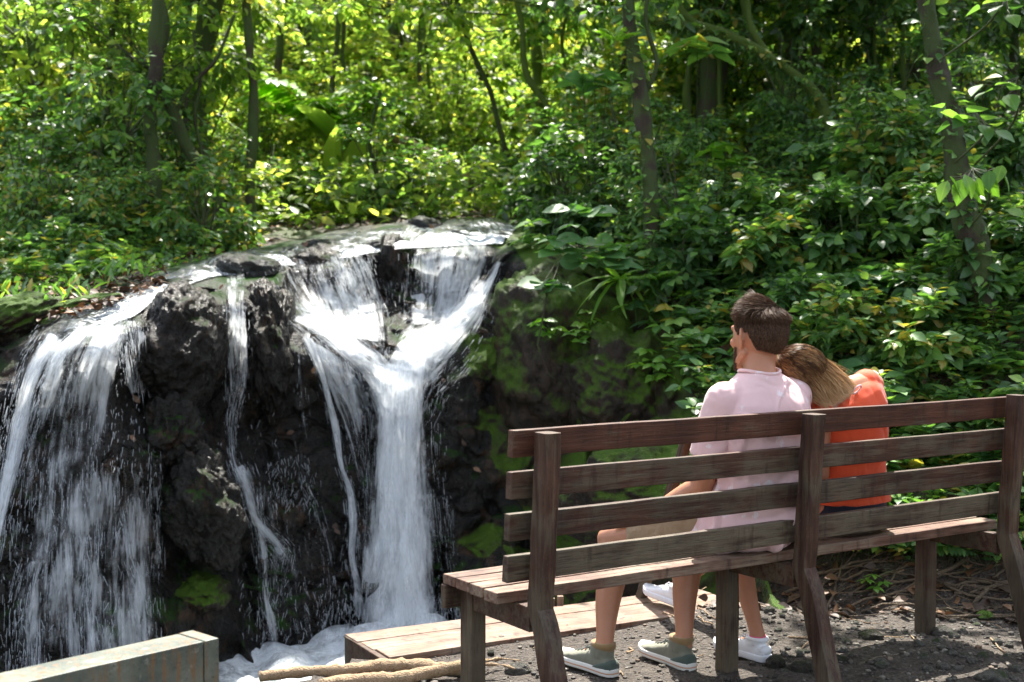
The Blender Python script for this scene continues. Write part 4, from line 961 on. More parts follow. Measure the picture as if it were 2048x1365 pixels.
# eyes
for q in (-1,1):
    mb = MB(); r_, f_, u_ = HF; mb.add(*ellipsoid(HC+(r_*q*.031+f_*.079+u_*.006), (.012,.008,.006), HF, 14, 10)); own(link('eye', mb.mesh('eye', [M['wsole']])), man)
# shirt
sh = [loft([(B(mt-.02,.245,.508), T_*.215, N_*.178), (B(mt-.01,.225,.57), T_*.198, N_*.155), (B(mt,.20,.70), T_*.176, N_*.128), (B(mt,.195,.84), T_*.190, N_*.124), (B(mt-.003,.192,.92), T_*.200, N_*.120), (B(mt-.003,.195,.97), T_*.190, N_*.110), (B(mt-.003,.20,1.015), T_*.158, N_*.094), (B(mt-.003,.205,1.052), T_*.110, N_*.076), (B(mt-.003,.208,1.078), T_*.074, N_*.066)], 36, 2.3)]
for a_, b_, q in ((shL,elL,-1),(shR,elR,1)):
    d_ = (b_-a_); s0 = a_+Vector((0,0,.004)); sh.append(limb([s0-T_*q*.09+Vector((0,0,.012)), s0-T_*q*.04+Vector((0,0,.004)), s0], [.052,.058,.062], 18)); sh.append(limb([s0, s0+d_*.28, s0+d_*.66], [.063,.066,.072], 20, flat=True))
def man_wr(V, N):
    a = np.abs(fbm(V*np.array((7,7,4))+.7*fbm(V*3.3,2,4)[:,None], 3, 3)); low = smooth(.95,.6,V[:,2]); b_ = 1-np.abs(fbm(V*np.array((5,5,3))+1.1*fbm(V*2.5,2,14)[:,None], 2, 13)); return (.010*low+.005)*(a*2-.5)+(.006+.010*low)*smooth(.80,1,b_)+.003*low*np.sin(V[:,2]*70+6*fbm(V*6,2,9))
own(solid('t_shirt', sh, .005, M['pink'], None, 7, wr=man_wr), man)
# collar band
mb = MB(); ring_ = [(B(mt-.003,.208,1.079)+T_*.073*math.cos(a)+N_*.067*math.sin(a)+Vector((0,0,.006*math.cos(a*2)))) for a in np.linspace(0,2*math.pi,33)[:-1]]
mb.add(*tube(ring_+[ring_[0]], .006, 8)); own(link('collar', mb.mesh('collar', [M['pink']])), man)
# shorts
so = [loft([(B(mt,.24,.488), T_*.178, N_*.135), (B(mt,.24,.54), T_*.180, N_*.135), (B(mt,.23,.60), T_*.165, N_*.125)], 30, 2.6)]
for a_, b_ in ((hipL,kneeL),(hipR,kneeR)): so.append(limb([a_, a_.lerp(b_,.4), a_.lerp(b_,.80)], [.100,.092,.082], 20, flat=True))
own(solid('shorts', so, .006, M['khaki'], None, 3, wr=wrinkles(.005, (14,14,10), 8)), man)
bpy.context.view_layer.update()
# his shoes
s1 = shoe(man, B(.678,.515,0.0), B(.655,.83,.004)); s2 = shoe(man, B(.956,.425,.0), B(.967,.735,.006))
# his hair
r_, f_, u_ = (np.array(v) for v in HF); hc = np.array(HC)
def scalp(az, el, R3=(.0765,.098,.092), off=0):
    """az 0 = forwards, +right; el up"""
    return np.stack([np.sin(az)*np.cos(el)*(R3[0]+off), np.cos(az)*np.cos(el)*(R3[1]+off), np.sin(el)*(R3[2]+off)], -1)
def to_head(L, c0=(0,-.010,.026), s=1.09): L = (L+np.array(c0))*s; return hc+L[...,0:1]*r_+L[...,1:2]*f_+L[...,2:3]*u_
N = 34000; az = rng.uniform(-math.pi, math.pi, N); el = np.arcsin(rng.uniform(-.88, 1, N))
aa = np.abs(az)
low = np.interp(aa, [0,.75,1.05,1.30,1.75,2.1,math.pi], [.50,.42,.10,-.10,.02,-.62,-.80])
ok = el > low; az, el, aa, low = az[ok], el[ok], aa[ok], low[ok]; N = len(az)
topn = smooth(.35,.95,el); L0 = scalp(az, el); n0 = L0/np.linalg.norm(L0,axis=1,keepdims=True)
length = (.009+.010*smooth(low, low+.5, el)) + topn*.026*(1+.5*rng.random(N)) + .010*smooth(.9,.3,aa)*topn
# growth direction: top sweeps forward and up (a small quiff), the back falls down
down = np.array([0,-.15,-1.]); fw = np.array([.12,.85,.35])
wh = fbm(L0*22, 2, 3)[:,None]*np.array([[.5,.2,.2]])
s_ = smooth(.012,.085,L0@np.array([.05,.62,.78]))[:,None]; sd_ = np.array([-1.,.1,0.])
dirs = fw*s_+np.array([0,-.25,-1.])*(1-s_)+sd_*(1-np.abs(2*s_-1))*.75+wh*.6+rng.normal(0,.09,(N,3))
dirs -= n0*(dirs*n0).sum(1,keepdims=True)*.9; dirs /= np.linalg.norm(dirs,axis=1,keepdims=True)
S = 5; tt = np.linspace(0,1,S)[None,:,None]; lift = (.16+.30*topn+.35*topn*smooth(.9,.2,aa))[:,None,None]
P = L0[:,None]+(dirs[:,None]*tt+n0[:,None]*(lift*tt-.25*lift*tt**2))*length[:,None,None]
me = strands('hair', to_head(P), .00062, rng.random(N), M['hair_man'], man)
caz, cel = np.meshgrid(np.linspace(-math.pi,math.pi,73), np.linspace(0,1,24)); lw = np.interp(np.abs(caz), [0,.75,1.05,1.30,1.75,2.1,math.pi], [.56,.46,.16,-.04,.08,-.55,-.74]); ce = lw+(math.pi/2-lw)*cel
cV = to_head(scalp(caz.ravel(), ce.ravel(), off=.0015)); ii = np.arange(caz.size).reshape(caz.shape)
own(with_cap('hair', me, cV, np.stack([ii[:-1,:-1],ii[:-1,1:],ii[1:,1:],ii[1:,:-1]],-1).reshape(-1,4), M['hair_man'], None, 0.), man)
# beard: short hairs along jaw, chin, upper lip
N = 5200; aj = rng.uniform(-1.35,1.35,N); z_ = rng.uniform(-.105,-.03,N)
jx = np.sin(aj)*(.064-.10*np.clip(-z_-.06,0,1)); jy = .018+np.cos(aj)*(.066-.05*np.clip(-z_-.08,0,1)); keepb = (z_ < -.045) | (np.abs(aj) > 1.0); jx, jy, z_ = jx[keepb], jy[keepb], z_[keepb]
L0 = np.stack([jx,jy,z_],-1); n0 = np.stack([jx*1.0,jy-.01,0*jx-.02],-1); n0 /= np.linalg.norm(n0,axis=1,keepdims=True); dd = np.array([0,.2,-1.])+rng.normal(0,.25,(len(jx),3))
P = L0[:,None]-n0[:,None]*.004+(n0[:,None]*.55+dd[:,None]*.7)*(np.linspace(0,1,4)[None,:,None]*.0045)
own(link('beard', strands('beard', to_head(P,(0,0,0)), .0004, rng.random(len(jx)), M['hair_man'], man)), man)

# ---------------------------------------------------------------- the woman
wt = 1.53
wom = empty('person', tuple(B(wt,.25,0))); info(wom, 'woman in orange top with long ombre hair leaning her head on the man', 'person'); bpy.context.view_layer.update()
UPW = (-T_*.80+Zv*.60+N_*.05).normalized()          # crown of her tilted head points left and up
WF = frame((N_*.90+T_*.05+Zv*-.28).normalized(), UPW); WC = B(1.312,.235,1.068)
whL, whR = B(wt-.08,.26,.545), B(wt+.085,.26,.545)
wkL, wkR = B(1.345,.66,.475), B(1.52,.70,.47)
waL, waR = B(1.258,.405,.085), B(1.455,1.085,.115)
wsL, wsR = B(1.375,.225,.915), B(1.625,.215,1.015)
weL, weR = B(1.360,.20,.70), B(1.735,.33,.765)
wwL, wwR = B(1.36,.43,.60), B(1.60,.55,.585)
tor = [(wt+.01,.255,.50,.155,.125),(wt+.01,.245,.58,.150,.115),(wt+.012,.225,.70,.118,.092),(wt+.008,.215,.82,.128,.095),(wt-.005,.21,.91,.140,.090)]
wax = (T_*.94+Zv*.33).normalized()
wb = [loft([(B(a,b_,h_), (T_ if h_ < .8 else (T_+Zv*.22).normalized())*x_, N_*y_) for a,b_,h_,x_,y_ in tor]+[(B(wt-.022,.21,.965), wax*.13, N_*.072), (B(wt-.045,.215,1.0), wax*.06, N_*.05)])]
wb.append(limb([wsL, B(1.50,.21,.985), wsR], [.045,.055,.045], 16)); wb.append(limb([B(1.475,.21,.975), B(1.43,.218,1.012), WC-UPW*.085+N_*-.01], [.052,.045,.046], 16))
wb += head_parts(WC, WF, .90, True)
for a_, b_, c_, fd in ((whL,wkL,waL,N_),(whR,wkR,waR,N_)):
    wb.append(limb([a_, a_.lerp(b_,.5), b_-(b_-a_).normalized()*.03, b_], [.086,.074,.055,.051], 18)); sgn = -1 if a_ is whL else -.5
    wb.append(limb([b_, b_.lerp(c_,.14), b_.lerp(c_,.30)-N_*.010-Zv*(.01 if sgn > -.9 else 0), b_.lerp(c_,.62), b_.lerp(c_,.88), c_], [.049,.046,.050,.038,.028,.029], 18))
    wb.append(limb([c_, c_+Vector((0,0,-.035))+N_*.03, c_+Vector((0,0,-.045))+N_*.10], [.029,.028,.02], 12))
for a_, b_, c_ in ((wsL,weL,wwL),(wsR,weR,wwR)):
    wb.append(limb([a_, a_.lerp(b_,.3), a_.lerp(b_,.7), b_], [.047,.043,.037,.034], 16)); wb.append(limb([b_, b_.lerp(c_,.25), b_.lerp(c_,.7), c_], [.034,.035,.027,.021], 16))
wb += hand_parts(wwL, wkL-wwL, (0,0,-1), T_, .6, .88); wb += hand_parts(wwR, wkR-wwR, (0,0,-1), -T_, .6, .88)
own(solid('body', wb, .0045, M['skin_woman'], None, 4), wom)
for q in (-1,1):
    mb = MB(); mb.add(*ellipsoid(WC+(WF[0]*q*.029+WF[1]*.072+WF[2]*.006), (.011,.007,.0055), WF, 14, 10)); own(link('eye', mb.mesh('eye', [M['wsole']])), wom)
tp = [loft([(B(a,b_,h_), (T_ if h_ < .8 else (T_+Zv*.22).normalized())*x_, N_*y_) for a,b_,h_,x_,y_ in [(wt+.015,.248,.585,.172,.138),(wt+.015,.238,.67,.152,.116),(wt+.014,.225,.76,.140,.104),(wt+.010,.217,.86,.150,.106),(wt+.002,.212,.93,.152,.101)]]+[(B(wt-.008,.212,.975), wax*.145, N_*.086), (B(wt+.006,.212,1.005), wax*.105, N_*.066)], 36, 2.3)]
tp.append(ellipsoid(B(1.545,.212,.985), (.105,.078,.048), (wax, N_, N_.cross(wax)*-1)))
tp.append(limb([wsR-wax*.10, wsR-wax*.05, wsR, wsR+(weR-wsR)*.38], [.050,.053,.055,.055], 20, flat=True)); tp.append(limb([wsL+wax*.08, wsL, wsL+(weL-wsL)*.30], [.052,.056,.052], 18, flat=True))
own(solid('orange_top', tp, .005, M['orange'], None, 14, wr=wrinkles(.004, (8,8,5), 13)), wom)
mb = MB(); c0 = B(1.478,.138,1.004)
for rr_, q in ((.021,.0035),):
    pts = [c0+wax*rr_*math.cos(a)+(Zv*.8-N_*.45)*rr_*.8*math.sin(a) for a in np.linspace(0,2*math.pi,25)]; mb.add(*tube(pts, q, 8))
own(link('neckline_strap', mb.mesh('neckline_strap', [M['bra']])), wom)
ws_ = [loft([(B(wt+.01,.255,.488), T_*.168, N_*.138), (B(wt+.01,.255,.55), T_*.166, N_*.134), (B(wt+.012,.245,.60), T_*.145, N_*.110)], 30, 2.6)]
for a_, b_ in ((whL,wkL),(whR,wkR)): ws_.append(limb([a_, a_.lerp(b_,.55)], [.094,.086], 18, flat=True))
own(solid('shorts', ws_, .006, M['navy'], None, 3), wom)
bpy.context.view_layer.update()
shoe(wom, B(1.262,.355,0), B(1.245,.60,.003), size=.262, style='white'); shoe(wom, B(1.455,1.035,.035), B(1.45,1.25,.055), size=.262, style='white')
for c_ in (waL, waR):
    mb = MB(); mb.add(*limb([c_+Vector((0,0,-.03)), c_+Vector((0,0,.004))], [.030,.0318], 16, flat=True)); own(link('sock', mb.mesh('sock', [M['pink_sock']])), wom)
# her hair: rooted over the skull, combed back and falling to the lower right across her back
r_, f_, u_ = (np.array(v) for v in WF); hc = np.array(WC)
N = 24000; az = rng.uniform(-math.pi, math.pi, N); el = np.arcsin(rng.uniform(-.75, 1, N)); low = np.interp(np.abs(az), [0,.8,1.3,2.0,math.pi], [.45,.30,-.05,-.55,-.7]); ok = el > low; az, el = az[ok], el[ok]; N = len(az)
L0 = scalp(az, el, (.078,.100,.094)); root_ = to_head(L0, s=.91); cen = to_head(np.zeros((1,3)), s=.91)[0]
n0 = root_-cen; n0 /= np.linalg.norm(n0,axis=1,keepdims=True)
tn = np.array(T_); nn = np.array(N_); zn = np.array([0,0,1.])
# gathering point at the nape then the fall over the shoulder blade
u1 = rng.normal(0,1,(N,3))
zr = (root_-cen)@zn; tr_ = (root_-cen)@tn
q = np.clip(.5+zr/.15+rng.normal(0,.13,N), -.05, 1.08)[:,None]
end = np.array(B(1.318,.118,.945))*(1-q)+np.array(B(1.470,.140,1.005))*q+rng.normal(0,.006,(N,3))
stray = rng.random((N,1)) < .04; end = end+np.where(stray, rng.normal(0,.02,(N,3)), 0)
mid_ = root_*.5+end*.5+n0*.012-nn*.012
end = root_+(end-root_)*rng.uniform(.72,1.10,(N,1))
S = 14; tt = np.linspace(0,1,S)[None,:,None]
sweep = (end-root_); c1 = root_+n0*.012+sweep*.18
a_, b_, b2, c_, d_ = root_[:,None], c1[:,None], mid_[:,None], (end*.8+mid_*.2+n0*.006)[:,None], end[:,None]
P = (1-tt)**4*a_+4*(1-tt)**3*tt*b_+6*(1-tt)**2*tt**2*b2+4*(1-tt)*tt**3*c_+tt**4*d_
# keep outside the skull
rel = P-cen; loc = np.stack([rel@r_, rel@f_, rel@u_], -1)/np.array([.0775,.099,.093])*.96; dn_ = np.linalg.norm(loc,axis=2,keepdims=True); lim = 1.02+.05*rng.random((N,1,1)); sc_ = np.where(dn_ < lim, lim/np.maximum(dn_,1e-3), 1.)
loc = loc*sc_*np.array([.0775,.099,.093])*.96; P = cen+loc[...,0:1]*r_+loc[...,1:2]*f_+loc[...,2:3]*u_
P += .003*np.stack([fbm((P.reshape(-1,3)*25+k*7),2,50+k) for k in range(3)],-1).reshape(P.shape)*tt
clump = fbm(root_*60,2,61)*.9+.2+rng.random(N)*.6; top_ = smooth(-.02,.09,(root_-cen)@zn)
me = strands('hair', P, .00062, np.clip(clump*.9+.5*top_-.05,0,1), M['hair_woman'], wom)
caz, cel = np.meshgrid(np.linspace(-math.pi,math.pi,73), np.linspace(0,1,24)); lw = np.interp(np.abs(caz), [0,.8,1.3,2.0,math.pi], [.5,.35,.0,-.5,-.65]); ce = lw+(math.pi/2-lw)*cel
cV = to_head(scalp(caz.ravel(), ce.ravel(), (.079,.101,.095)), s=.91); ii = np.arange(caz.size).reshape(caz.shape)
own(with_cap('hair', me, cV, np.stack([ii[:-1,:-1],ii[:-1,1:],ii[1:,1:],ii[1:,:-1]],-1).reshape(-1,4), M['hair_woman'], None, .05), wom)

# ================================================================== VEGETATION
def template(rows, droop=.18, fold=.22, wav=0):
    """rows: (y, half width) -> (verts K,3 [x,y,z]), tris, vein"""
    V = []; vein = []
    for y, w_ in rows:
        z = -droop*y*y
        if w_ == 0: V.append((0,y,z)); vein.append(0)
        else:
            V += [(-w_,y,z+fold*w_+wav*math.sin(y*20)), (0,y,z), (w_,y,z+fold*w_-wav*math.sin(y*20))]; vein += [1,0,1]
    F = []; i = 0; idx = []
    for y, w_ in rows:
        if w_ == 0: idx.append((i,)); i += 1
        else: idx.append((i,i+1,i+2)); i += 3
    for a, b in zip(idx[:-1], idx[1:]):
        if len(a) == 1 and len(b) == 3: F += [(a[0],b[1],b[0]), (a[0],b[2],b[1])]
        elif len(a) == 3 and len(b) == 1: F += [(a[0],a[1],b[0]), (a[1],a[2],b[0])]
        else: F += [(a[0],a[1],b[1]),(a[0],b[1],b[0]),(a[1],a[2],b[2]),(a[1],b[2],b[1])]
    return np.array(V), np.array(F), np.array(vein, float)
T_OV = template([(0,0),(.14,.17),(.36,.29),(.60,.25),(.82,.12),(1,0)], .22)
T_MID = template([(0,0),(.30,.27),(.68,.19),(1,0)], .2)
T_FAR = template([(0,0),(.42,.26),(1,0)], .15)
T_LAN = template([(0,0),(.2,.09),(.5,.13),(.8,.08),(1,0)], .35, .3)
T_RND = template([(0,0),(.08,.22),(.3,.40),(.58,.40),(.82,.24),(1,0)], .25, .15, .012)
T_HRT = template([(0,0),(-.12,.22),(.02,.40),(.28,.42),(.58,.27),(.82,.11),(1,0)], .3, .18)
T_STRAP = template([(0,0),(.05,.035),(.3,.05),(.6,.05),(.85,.03),(1,0)], .75, .5)
T_BAN = template([(0,.012),(.15,.016),(.25,.11),(.45,.15),(.7,.14),(.9,.07),(1,0)], .5, .35)
def leaves(P, D, L, tmpl, N=None, wide=1., rr=None, tilt=.35):
    """vectorised leaves: base points P, directions D, lengths L"""
    rr = rr or rng; n = len(P); P = np.asarray(P, float); D = np.asarray(D, float); D = D/(np.linalg.norm(D,axis=1,keepdims=True)+1e-9)
    if N is None: N = np.array([0,0,1.])+rr.normal(0,tilt,(n,3))
    S = np.cross(D, N); S /= np.linalg.norm(S,axis=1,keepdims=True)+1e-9; U = np.cross(S, D)
    tv, tf, ve = tmpl; L = np.broadcast_to(L, (n,))[:,None,None]; wd = np.broadcast_to(wide, (n,))[:,None,None]
    V = P[:,None]+(S[:,None]*tv[None,:,0:1]*wd+D[:,None]*tv[None,:,1:2]+U[:,None]*tv[None,:,2:3])*L
    F = (tf[None]+(np.arange(n)*len(tv))[:,None,None]).reshape(-1,3)
    return V.reshape(-1,3), F, np.repeat(rr.random(n)**1.3, len(tv)), np.tile(ve, n)
class LB:
    def __init__(s): s.V=[]; s.F=[]; s.t=[]; s.v=[]; s.b=0
    def add(s, r, F=None):
        V, F, t, v = r; s.V.append(V); s.F.append(F+s.b); s.t.append(t); s.v.append(v); s.b += len(V)
    def mesh(s, name, mat): return mesh_np(name, np.concatenate(s.V), np.concatenate(s.F), {'tint': np.concatenate(s.t), 'vein': np.concatenate(s.v)}, mats=[mat])
def prism_mesh(name, segs, mat):
    a = np.array([s[0] for s in segs]); b = np.array([s[1] for s in segs]); r = np.array([s[2] for s in segs])
    V, F = prisms(a, b, r, r*.8); return mesh_np(name, V, F, mats=[mat])
def unit(v): v = np.asarray(v, float); return v/(np.linalg.norm(v)+1e-9)

def herb(seed, nst=6, h=.3, ll=.09, tm=T_OV, lean_=.5, pairs=4, wide=1.):
    """leafy herb: several stems with opposite pairs and a whorl on top"""
    r = np.random.default_rng(seed); P=[]; D=[]; L=[]; sg=[]
    for i in range(nst):
        a = r.uniform(0,6.28); d = unit([math.cos(a)*lean_, math.sin(a)*lean_, 1+r.normal(0,.1)]); hh = h*r.uniform(.6,1.1)
        p = np.array([r.normal(0,.03), r.normal(0,.03), -.02]); k = pairs+r.integers(0,2)
        for j in range(k):
            q = p+d*hh/k; d = unit(d+[r.normal(0,.08), r.normal(0,.08), -.05]); sg.append((p, q, .0028*(1-.12*j))); p = q
            if j < 1: continue
            az = r.uniform(0,3.14) if j == 1 else az+1.4
            for s_ in ((0,3.14) if j < k-1 else (0,1.26,2.5,3.77,5.0)):
                o = np.array([math.cos(az+s_), math.sin(az+s_), r.uniform(.0,.45)]); P.append(p+o*.012); D.append(o+d*.15); L.append(ll*r.uniform(.65,1.15)*(1 if j < k-1 else .85))
    return (P, D, L, sg, tm, wide, r)
def build_herb(spec):
    P, D, L, sg, tm, wide, r = spec; lb = LB(); lb.add(leaves(P, D, np.array(L), tm, wide=wide, rr=r, tilt=.3)); return lb, sg
def crownset(seed, R3, ncl, per, ll, tm=T_MID, tw=.35, c0=(0,0,0), sag=.3, pick=None):
    """tree or shrub crown: leafy twigs in uneven clumps spread through an ellipsoid; returns leaves + twigs"""
    r = np.random.default_rng(seed); lb = LB(); sg = []; c0 = np.array(c0, float); R3 = np.array(R3, float)
    u = r.normal(size=(ncl*3,3)); u /= np.linalg.norm(u,axis=1,keepdims=True); u *= (r.random((ncl*3,1))**.42)
    f = fbm(u*1.8+seed, 2, seed); u = u[np.argsort(-f)][:ncl]
    C0 = c0+u*R3; base = c0-np.array([0,0,R3[2]*.9])
    AP=[]; AD=[]; AL=[]
    for c in C0:
        mid = base*.35+c*.65; mid[:2] = c0[:2]*.5+c[:2]*.5
        if r.random() < .6: sg.append((base*.6+c0*.4, mid, .012)); sg.append((mid, c, .007))
        for k in range(per):
            d = unit(r.normal(size=3)*[1,1,.6]+unit(c-c0)*.7); tip = c+d*tw*r.uniform(.5,1.1)-np.array([0,0,sag*tw*r.random()]); sg.append((c, tip, .003))
            m_ = 9; tt = np.linspace(.25,1,m_)[:,None]; pts = c+(tip-c)*tt; a = r.uniform(0,6.28)+np.arange(m_)*2.4
            o = np.stack([np.cos(a), np.sin(a), r.uniform(-.5,.35,m_)], -1); AP.append(pts+o*.01); AD.append(o+d*.7-np.array([0,0,.25])); AL.append(ll*r.uniform(.6,1.2,m_))
    lb.add(leaves(np.concatenate(AP), np.concatenate(AD), np.concatenate(AL), tm, rr=r, tilt=.45)); return lb, sg
def frond(base, d, L, r, n=22, w_=.22, tm=T_LAN, droop=.5, ll=1.):
    """one fern frond: rachis + pinnae, returns (P,D,L,segments)"""
    d = unit(d); P=[]; D=[]; Ls=[]; sg=[]; p = np.array(base, float); side = unit(np.cross(d, [0,0,1]))
    for i in range(n):
        t = (i+1)/n; d = unit(d+np.array([0,0,-droop/n*2.2*t])); q = p+d*L/n; sg.append((p, q, .004*(1-.7*t)*max(L,.4))); p = q
        w2 = w_*L*math.sin(math.pi*min(.12+t*.90,1))**.7
        for s_ in (-1,1): P.append(p); D.append(side*s_+d*.45+np.array([0,0,-.12])+r.normal(0,.05,3)); Ls.append(w2*r.uniform(.9,1.05))
    return P, D, Ls, sg
def plant_thing(name, loc, parts, label, catg, group=None, rz=0, sc=1.):
    t = empty(name, tuple(loc), rz); t.scale = (sc,)*3
    for pn, me in parts:
        q_ = link(pn, me, t)
        if pn == 'twigs': q_['kind'] = 'stuff'
    t['label'] = label; t['category'] = catg
    if group: t['group'] = group
    return t
def dup(src, loc, rz, sc, label=None, group=None):
    c = src.copy(); COL.objects.link(c); c.location = loc; c.rotation_euler = (0,0,rz); c.scale = (sc,)*3 if not hasattr(sc,'__len__') else sc
    for ch in list(src.children): k = ch.copy(); COL.objects.link(k); k.parent = c
    if label: c['label'] = label
    if group: c['group'] = group
    return c
def gz(x, y): return float(ground(x, y)[0])
def gp(px, py, Z):          # a point on the ground under a measured spot
    p = W(px, py, Z); return np.array([p[0], p[1], gz(p[0], p[1])])
rv = np.random.default_rng(99)
ctr = lambda x, y: (x/y*FPX+1024)   # photo column of a ground point

# ---- trees whose trunks show, traced one by one
def trunk_mesh(name, pts, mat, seed=0, k=12, twigs=()):
    S = spline(pts, 7); mb = MB(); o = S[0,:3]
    jit = .25*fbm(S[:,:3]*4, 2, seed)
    mb.add(*tube([Vector(s_[:3]-o)+Vector((fbm(np.array([[s_[2]*3.,seed,1.]]),2,3)[0]*.02, 0, 0)) for s_ in S], list(S[:,3]*(1+jit)), k, wob=.12, seed=seed))
    return mb.mesh(name, [mat]), o
def traced_tree(name, path, Z, rad, mat, label, crown=None, cmat='leaf_bright', seed=0, foot=True, group=None, kind='tree', branches=()):
    if not hasattr(Z,'__len__'): Z = [Z]*len(path)
    P = [tuple(W(x, y, z)) for (x, y), z in zip(path, Z)]
    if foot: g = gz(P[0][0], P[0][1]); P[0] = (P[0][0], P[0][1], min(P[0][2], g-.05)) if P[0][2] < g+.6 else P[0]
    if foot and P[0][2] > gz(P[0][0],P[0][1]): P.insert(0, (P[0][0]*1.0, P[0][1], gz(P[0][0],P[0][1])-.08))
    n = len(P); rs = np.linspace(rad*1.2, rad*.8, n)
    me, o = trunk_mesh('trunk', [p+(r_,) for p, r_ in zip(P, rs)], M[mat], seed)
    t = empty(name, tuple(o)); info(t, label, kind, group); tr = link('trunk', me, t)
    for bi, (bp, bz, br) in enumerate(branches):
        bme, bo = trunk_mesh('branch', [tuple(W(x, y, bz))+(br*(1-.5*i/len(bp)),) for i, (x, y) in enumerate(bp)], M[mat], seed+bi+1, 8)
        link('branch', bme, tr, tuple(bo-o))
    if crown:
        for ci, (c, R3, ncl, per, ll) in enumerate(crown):
            lb, sg = crownset(seed*7+ci, R3, ncl, per, ll, T_MID)
            link('crown', lb.mesh('crown', M[cmat]), t, tuple(np.array(W(*c))-o)); link('twigs', prism_mesh('twigs', sg, M['stem']), t, tuple(np.array(W(*c))-o), kind='stuff')
    return t
traced_tree('tree', [(500,450),(503,330),(506,200),(498,80),(490,-70)], 11, .042, 'bark_grey', 'straight slim tree trunk rising behind the stream left of centre', [((520,-120,11.5),(1.3,1.2,.8),34,6,.095)], seed=1)
traced_tree('tree', [(447,440),(425,380),(375,300),(345,232),(318,140),(330,40),(300,-60)], 10.4, .045, 'bark_dark', 'dark twisting tree trunk bending left above the left bank', [((300,60,10.8),(.9,.8,.6),34,6,.09)], 'leaf_bright', seed=2, branches=[([(345,232),(380,170),(440,110),(470,30)],10.4,.02),([(425,380),(390,250),(395,150),(380,60)],10.5,.018)])
traced_tree('tree', [(300,450),(305,330),(298,220),(312,110),(318,-40)], 10.1, .055, 'bark_dark', 'dark upright tree trunk wrapped in shade left of the twisting one', [((250,150,10.3),(.5,.5,.9),16,6,.085)], 'leaf_herb', seed=3)
traced_tree('tree', [(60,370),(72,220),(66,120),(55,-50)], 13, .07, 'bark_grey', 'pale trunk far at the left edge of the forest', [((40,-10,13),(1.2,1,.8),34,6,.10)], seed=4)
traced_tree('tree', [(190,440),(200,330),(215,210),(228,60),(232,-40)], 10.8, .022, 'bark_dark', 'thin dark sapling between left edge trunk and shaded trunk', [((215,130,10.9),(.5,.5,.8),14,6,.085)], 'leaf_bright', seed=5)
traced_tree('tree', [(615,330),(622,220),(620,100),(616,-40)], 17, .09, 'bark_grey', 'distant thick trunk behind the big fern frond', [((620,-60,17),(2,1.5,1),30,6,.12)], seed=6)
traced_tree('tree', [(775,380),(787,240),(790,120),(784,-40)], 18, .07, 'bark_grey', 'distant narrow trunk in the bright yellow green clearing', [((790,-40,18.5),(2.2,1.5,1),34,6,.12)], seed=7)
traced_tree('tree', [(540,380),(548,250),(556,120),(575,-40)], 15, .05, 'bark_grey', 'thin pale trunk right behind the straight slim one', [((560,-80,15),(1.5,1.2,.8),24,6,.11)], seed=8)
traced_tree('tree', [(1332,640),(1312,520),(1300,400),(1282,240),(1263,90),(1245,-70)], [8.25,8.3,8.4,8.5,8.6,8.7], .050, 'bark_dark', 'dark leaning trunk with ferny moss right of centre behind the man', [((1240,-200,9.4),(1.3,1.1,.7),36,6,.10)], 'leaf_shade', seed=9, branches=[([(1275,200),(1310,130),(1290,40),(1300,-40)],8.6,.018)])
traced_tree('tree', [(1972,640),(1958,520),(1930,420),(1902,260),(1868,130),(1842,-60)], [7.15,7.2,7.25,7.3,7.4,7.5], .063, 'bark_dark', 'thick dark mossy trunk leaning left near the right edge', [((1850,-330,8.3),(1.3,1.1,.7),36,6,.10)], 'leaf_shade', seed=10)
traced_tree('mossy_limb', [(1700,260),(1640,200),(1560,130),(1480,85),(1400,55),(1300,42),(1180,18),(1060,6),(960,-20)], [9.9,9.9,9.9,9.95,10,10.1,10.2,10.3,10.4], .036, 'bark_moss', 'long moss hung trunk arching left across the top of the forest', seed=11, foot=True, kind='tree', branches=[([(1560,130),(1500,60),(1490,-40)],9.95,.03),([(1400,55),(1360,20),(1340,-40)],10,.025)])
traced_tree('tree', [(1600,260),(1592,160),(1586,60),(1578,-50)], 11.2, .085, 'bark_grey', 'stout grey trunk rising behind the arching mossy limb', [((1560,-120,11.5),(1.4,1.2,.7),30,6,.10)], 'leaf_shade', seed=12)
traced_tree('tree', [(1655,260),(1640,160),(1625,60),(1618,-50)], 11, .042, 'bark_dark', 'slim dark trunk just right of the stout grey trunk', seed=13, crown=[((1650,-100,11),(1.1,1,.7),24,6,.10)], cmat='leaf_shade')
traced_tree('tree', [(1625,290),(1560,170),(1520,90),(1490,10),(1480,-50)], 10.6, .035, 'bark_moss', 'mossy trunk slanting up left under the stout grey trunk', seed=14, crown=[((1470,-120,10.6),(1,1,.6),22,6,.10)], cmat='leaf_shade')
traced_tree('tree', [(1085,330),(1080,200),(1074,90),(1070,-50)], 13.5, .05, 'bark_moss', 'mossy upright trunk at top centre behind the arching limb', [((1060,-80,13.5),(1.4,1.2,.8),28,6,.11)], seed=15)
traced_tree('tree', [(1030,330),(985,200),(945,100),(905,-30)], 12.5, .025, 'bark_dark', 'thin dark stem slanting up left at top centre', seed=16, crown=[((900,-60,12.5),(1.3,1,.7),26,6,.11)])
traced_tree('tree', [(1130,350),(1100,240),(1050,140),(1040,20),(1035,-40)], 12, .03, 'bark_moss', 'slender bent stem between top centre trunk and leaning trunk', seed=17, crown=[((1100,-60,12.2),(1.2,1,.6),24,6,.10)], cmat='leaf_shade')
traced_tree('tree', [(1380,330),(1370,200),(1385,80),(1400,-40)], 11.5, .035, 'bark_moss', 'slim mossy trunk right of the leaning trunk near the top', seed=18, crown=[((1400,-100,11.6),(1.2,1,.6),24,6,.10)], cmat='leaf_shade')
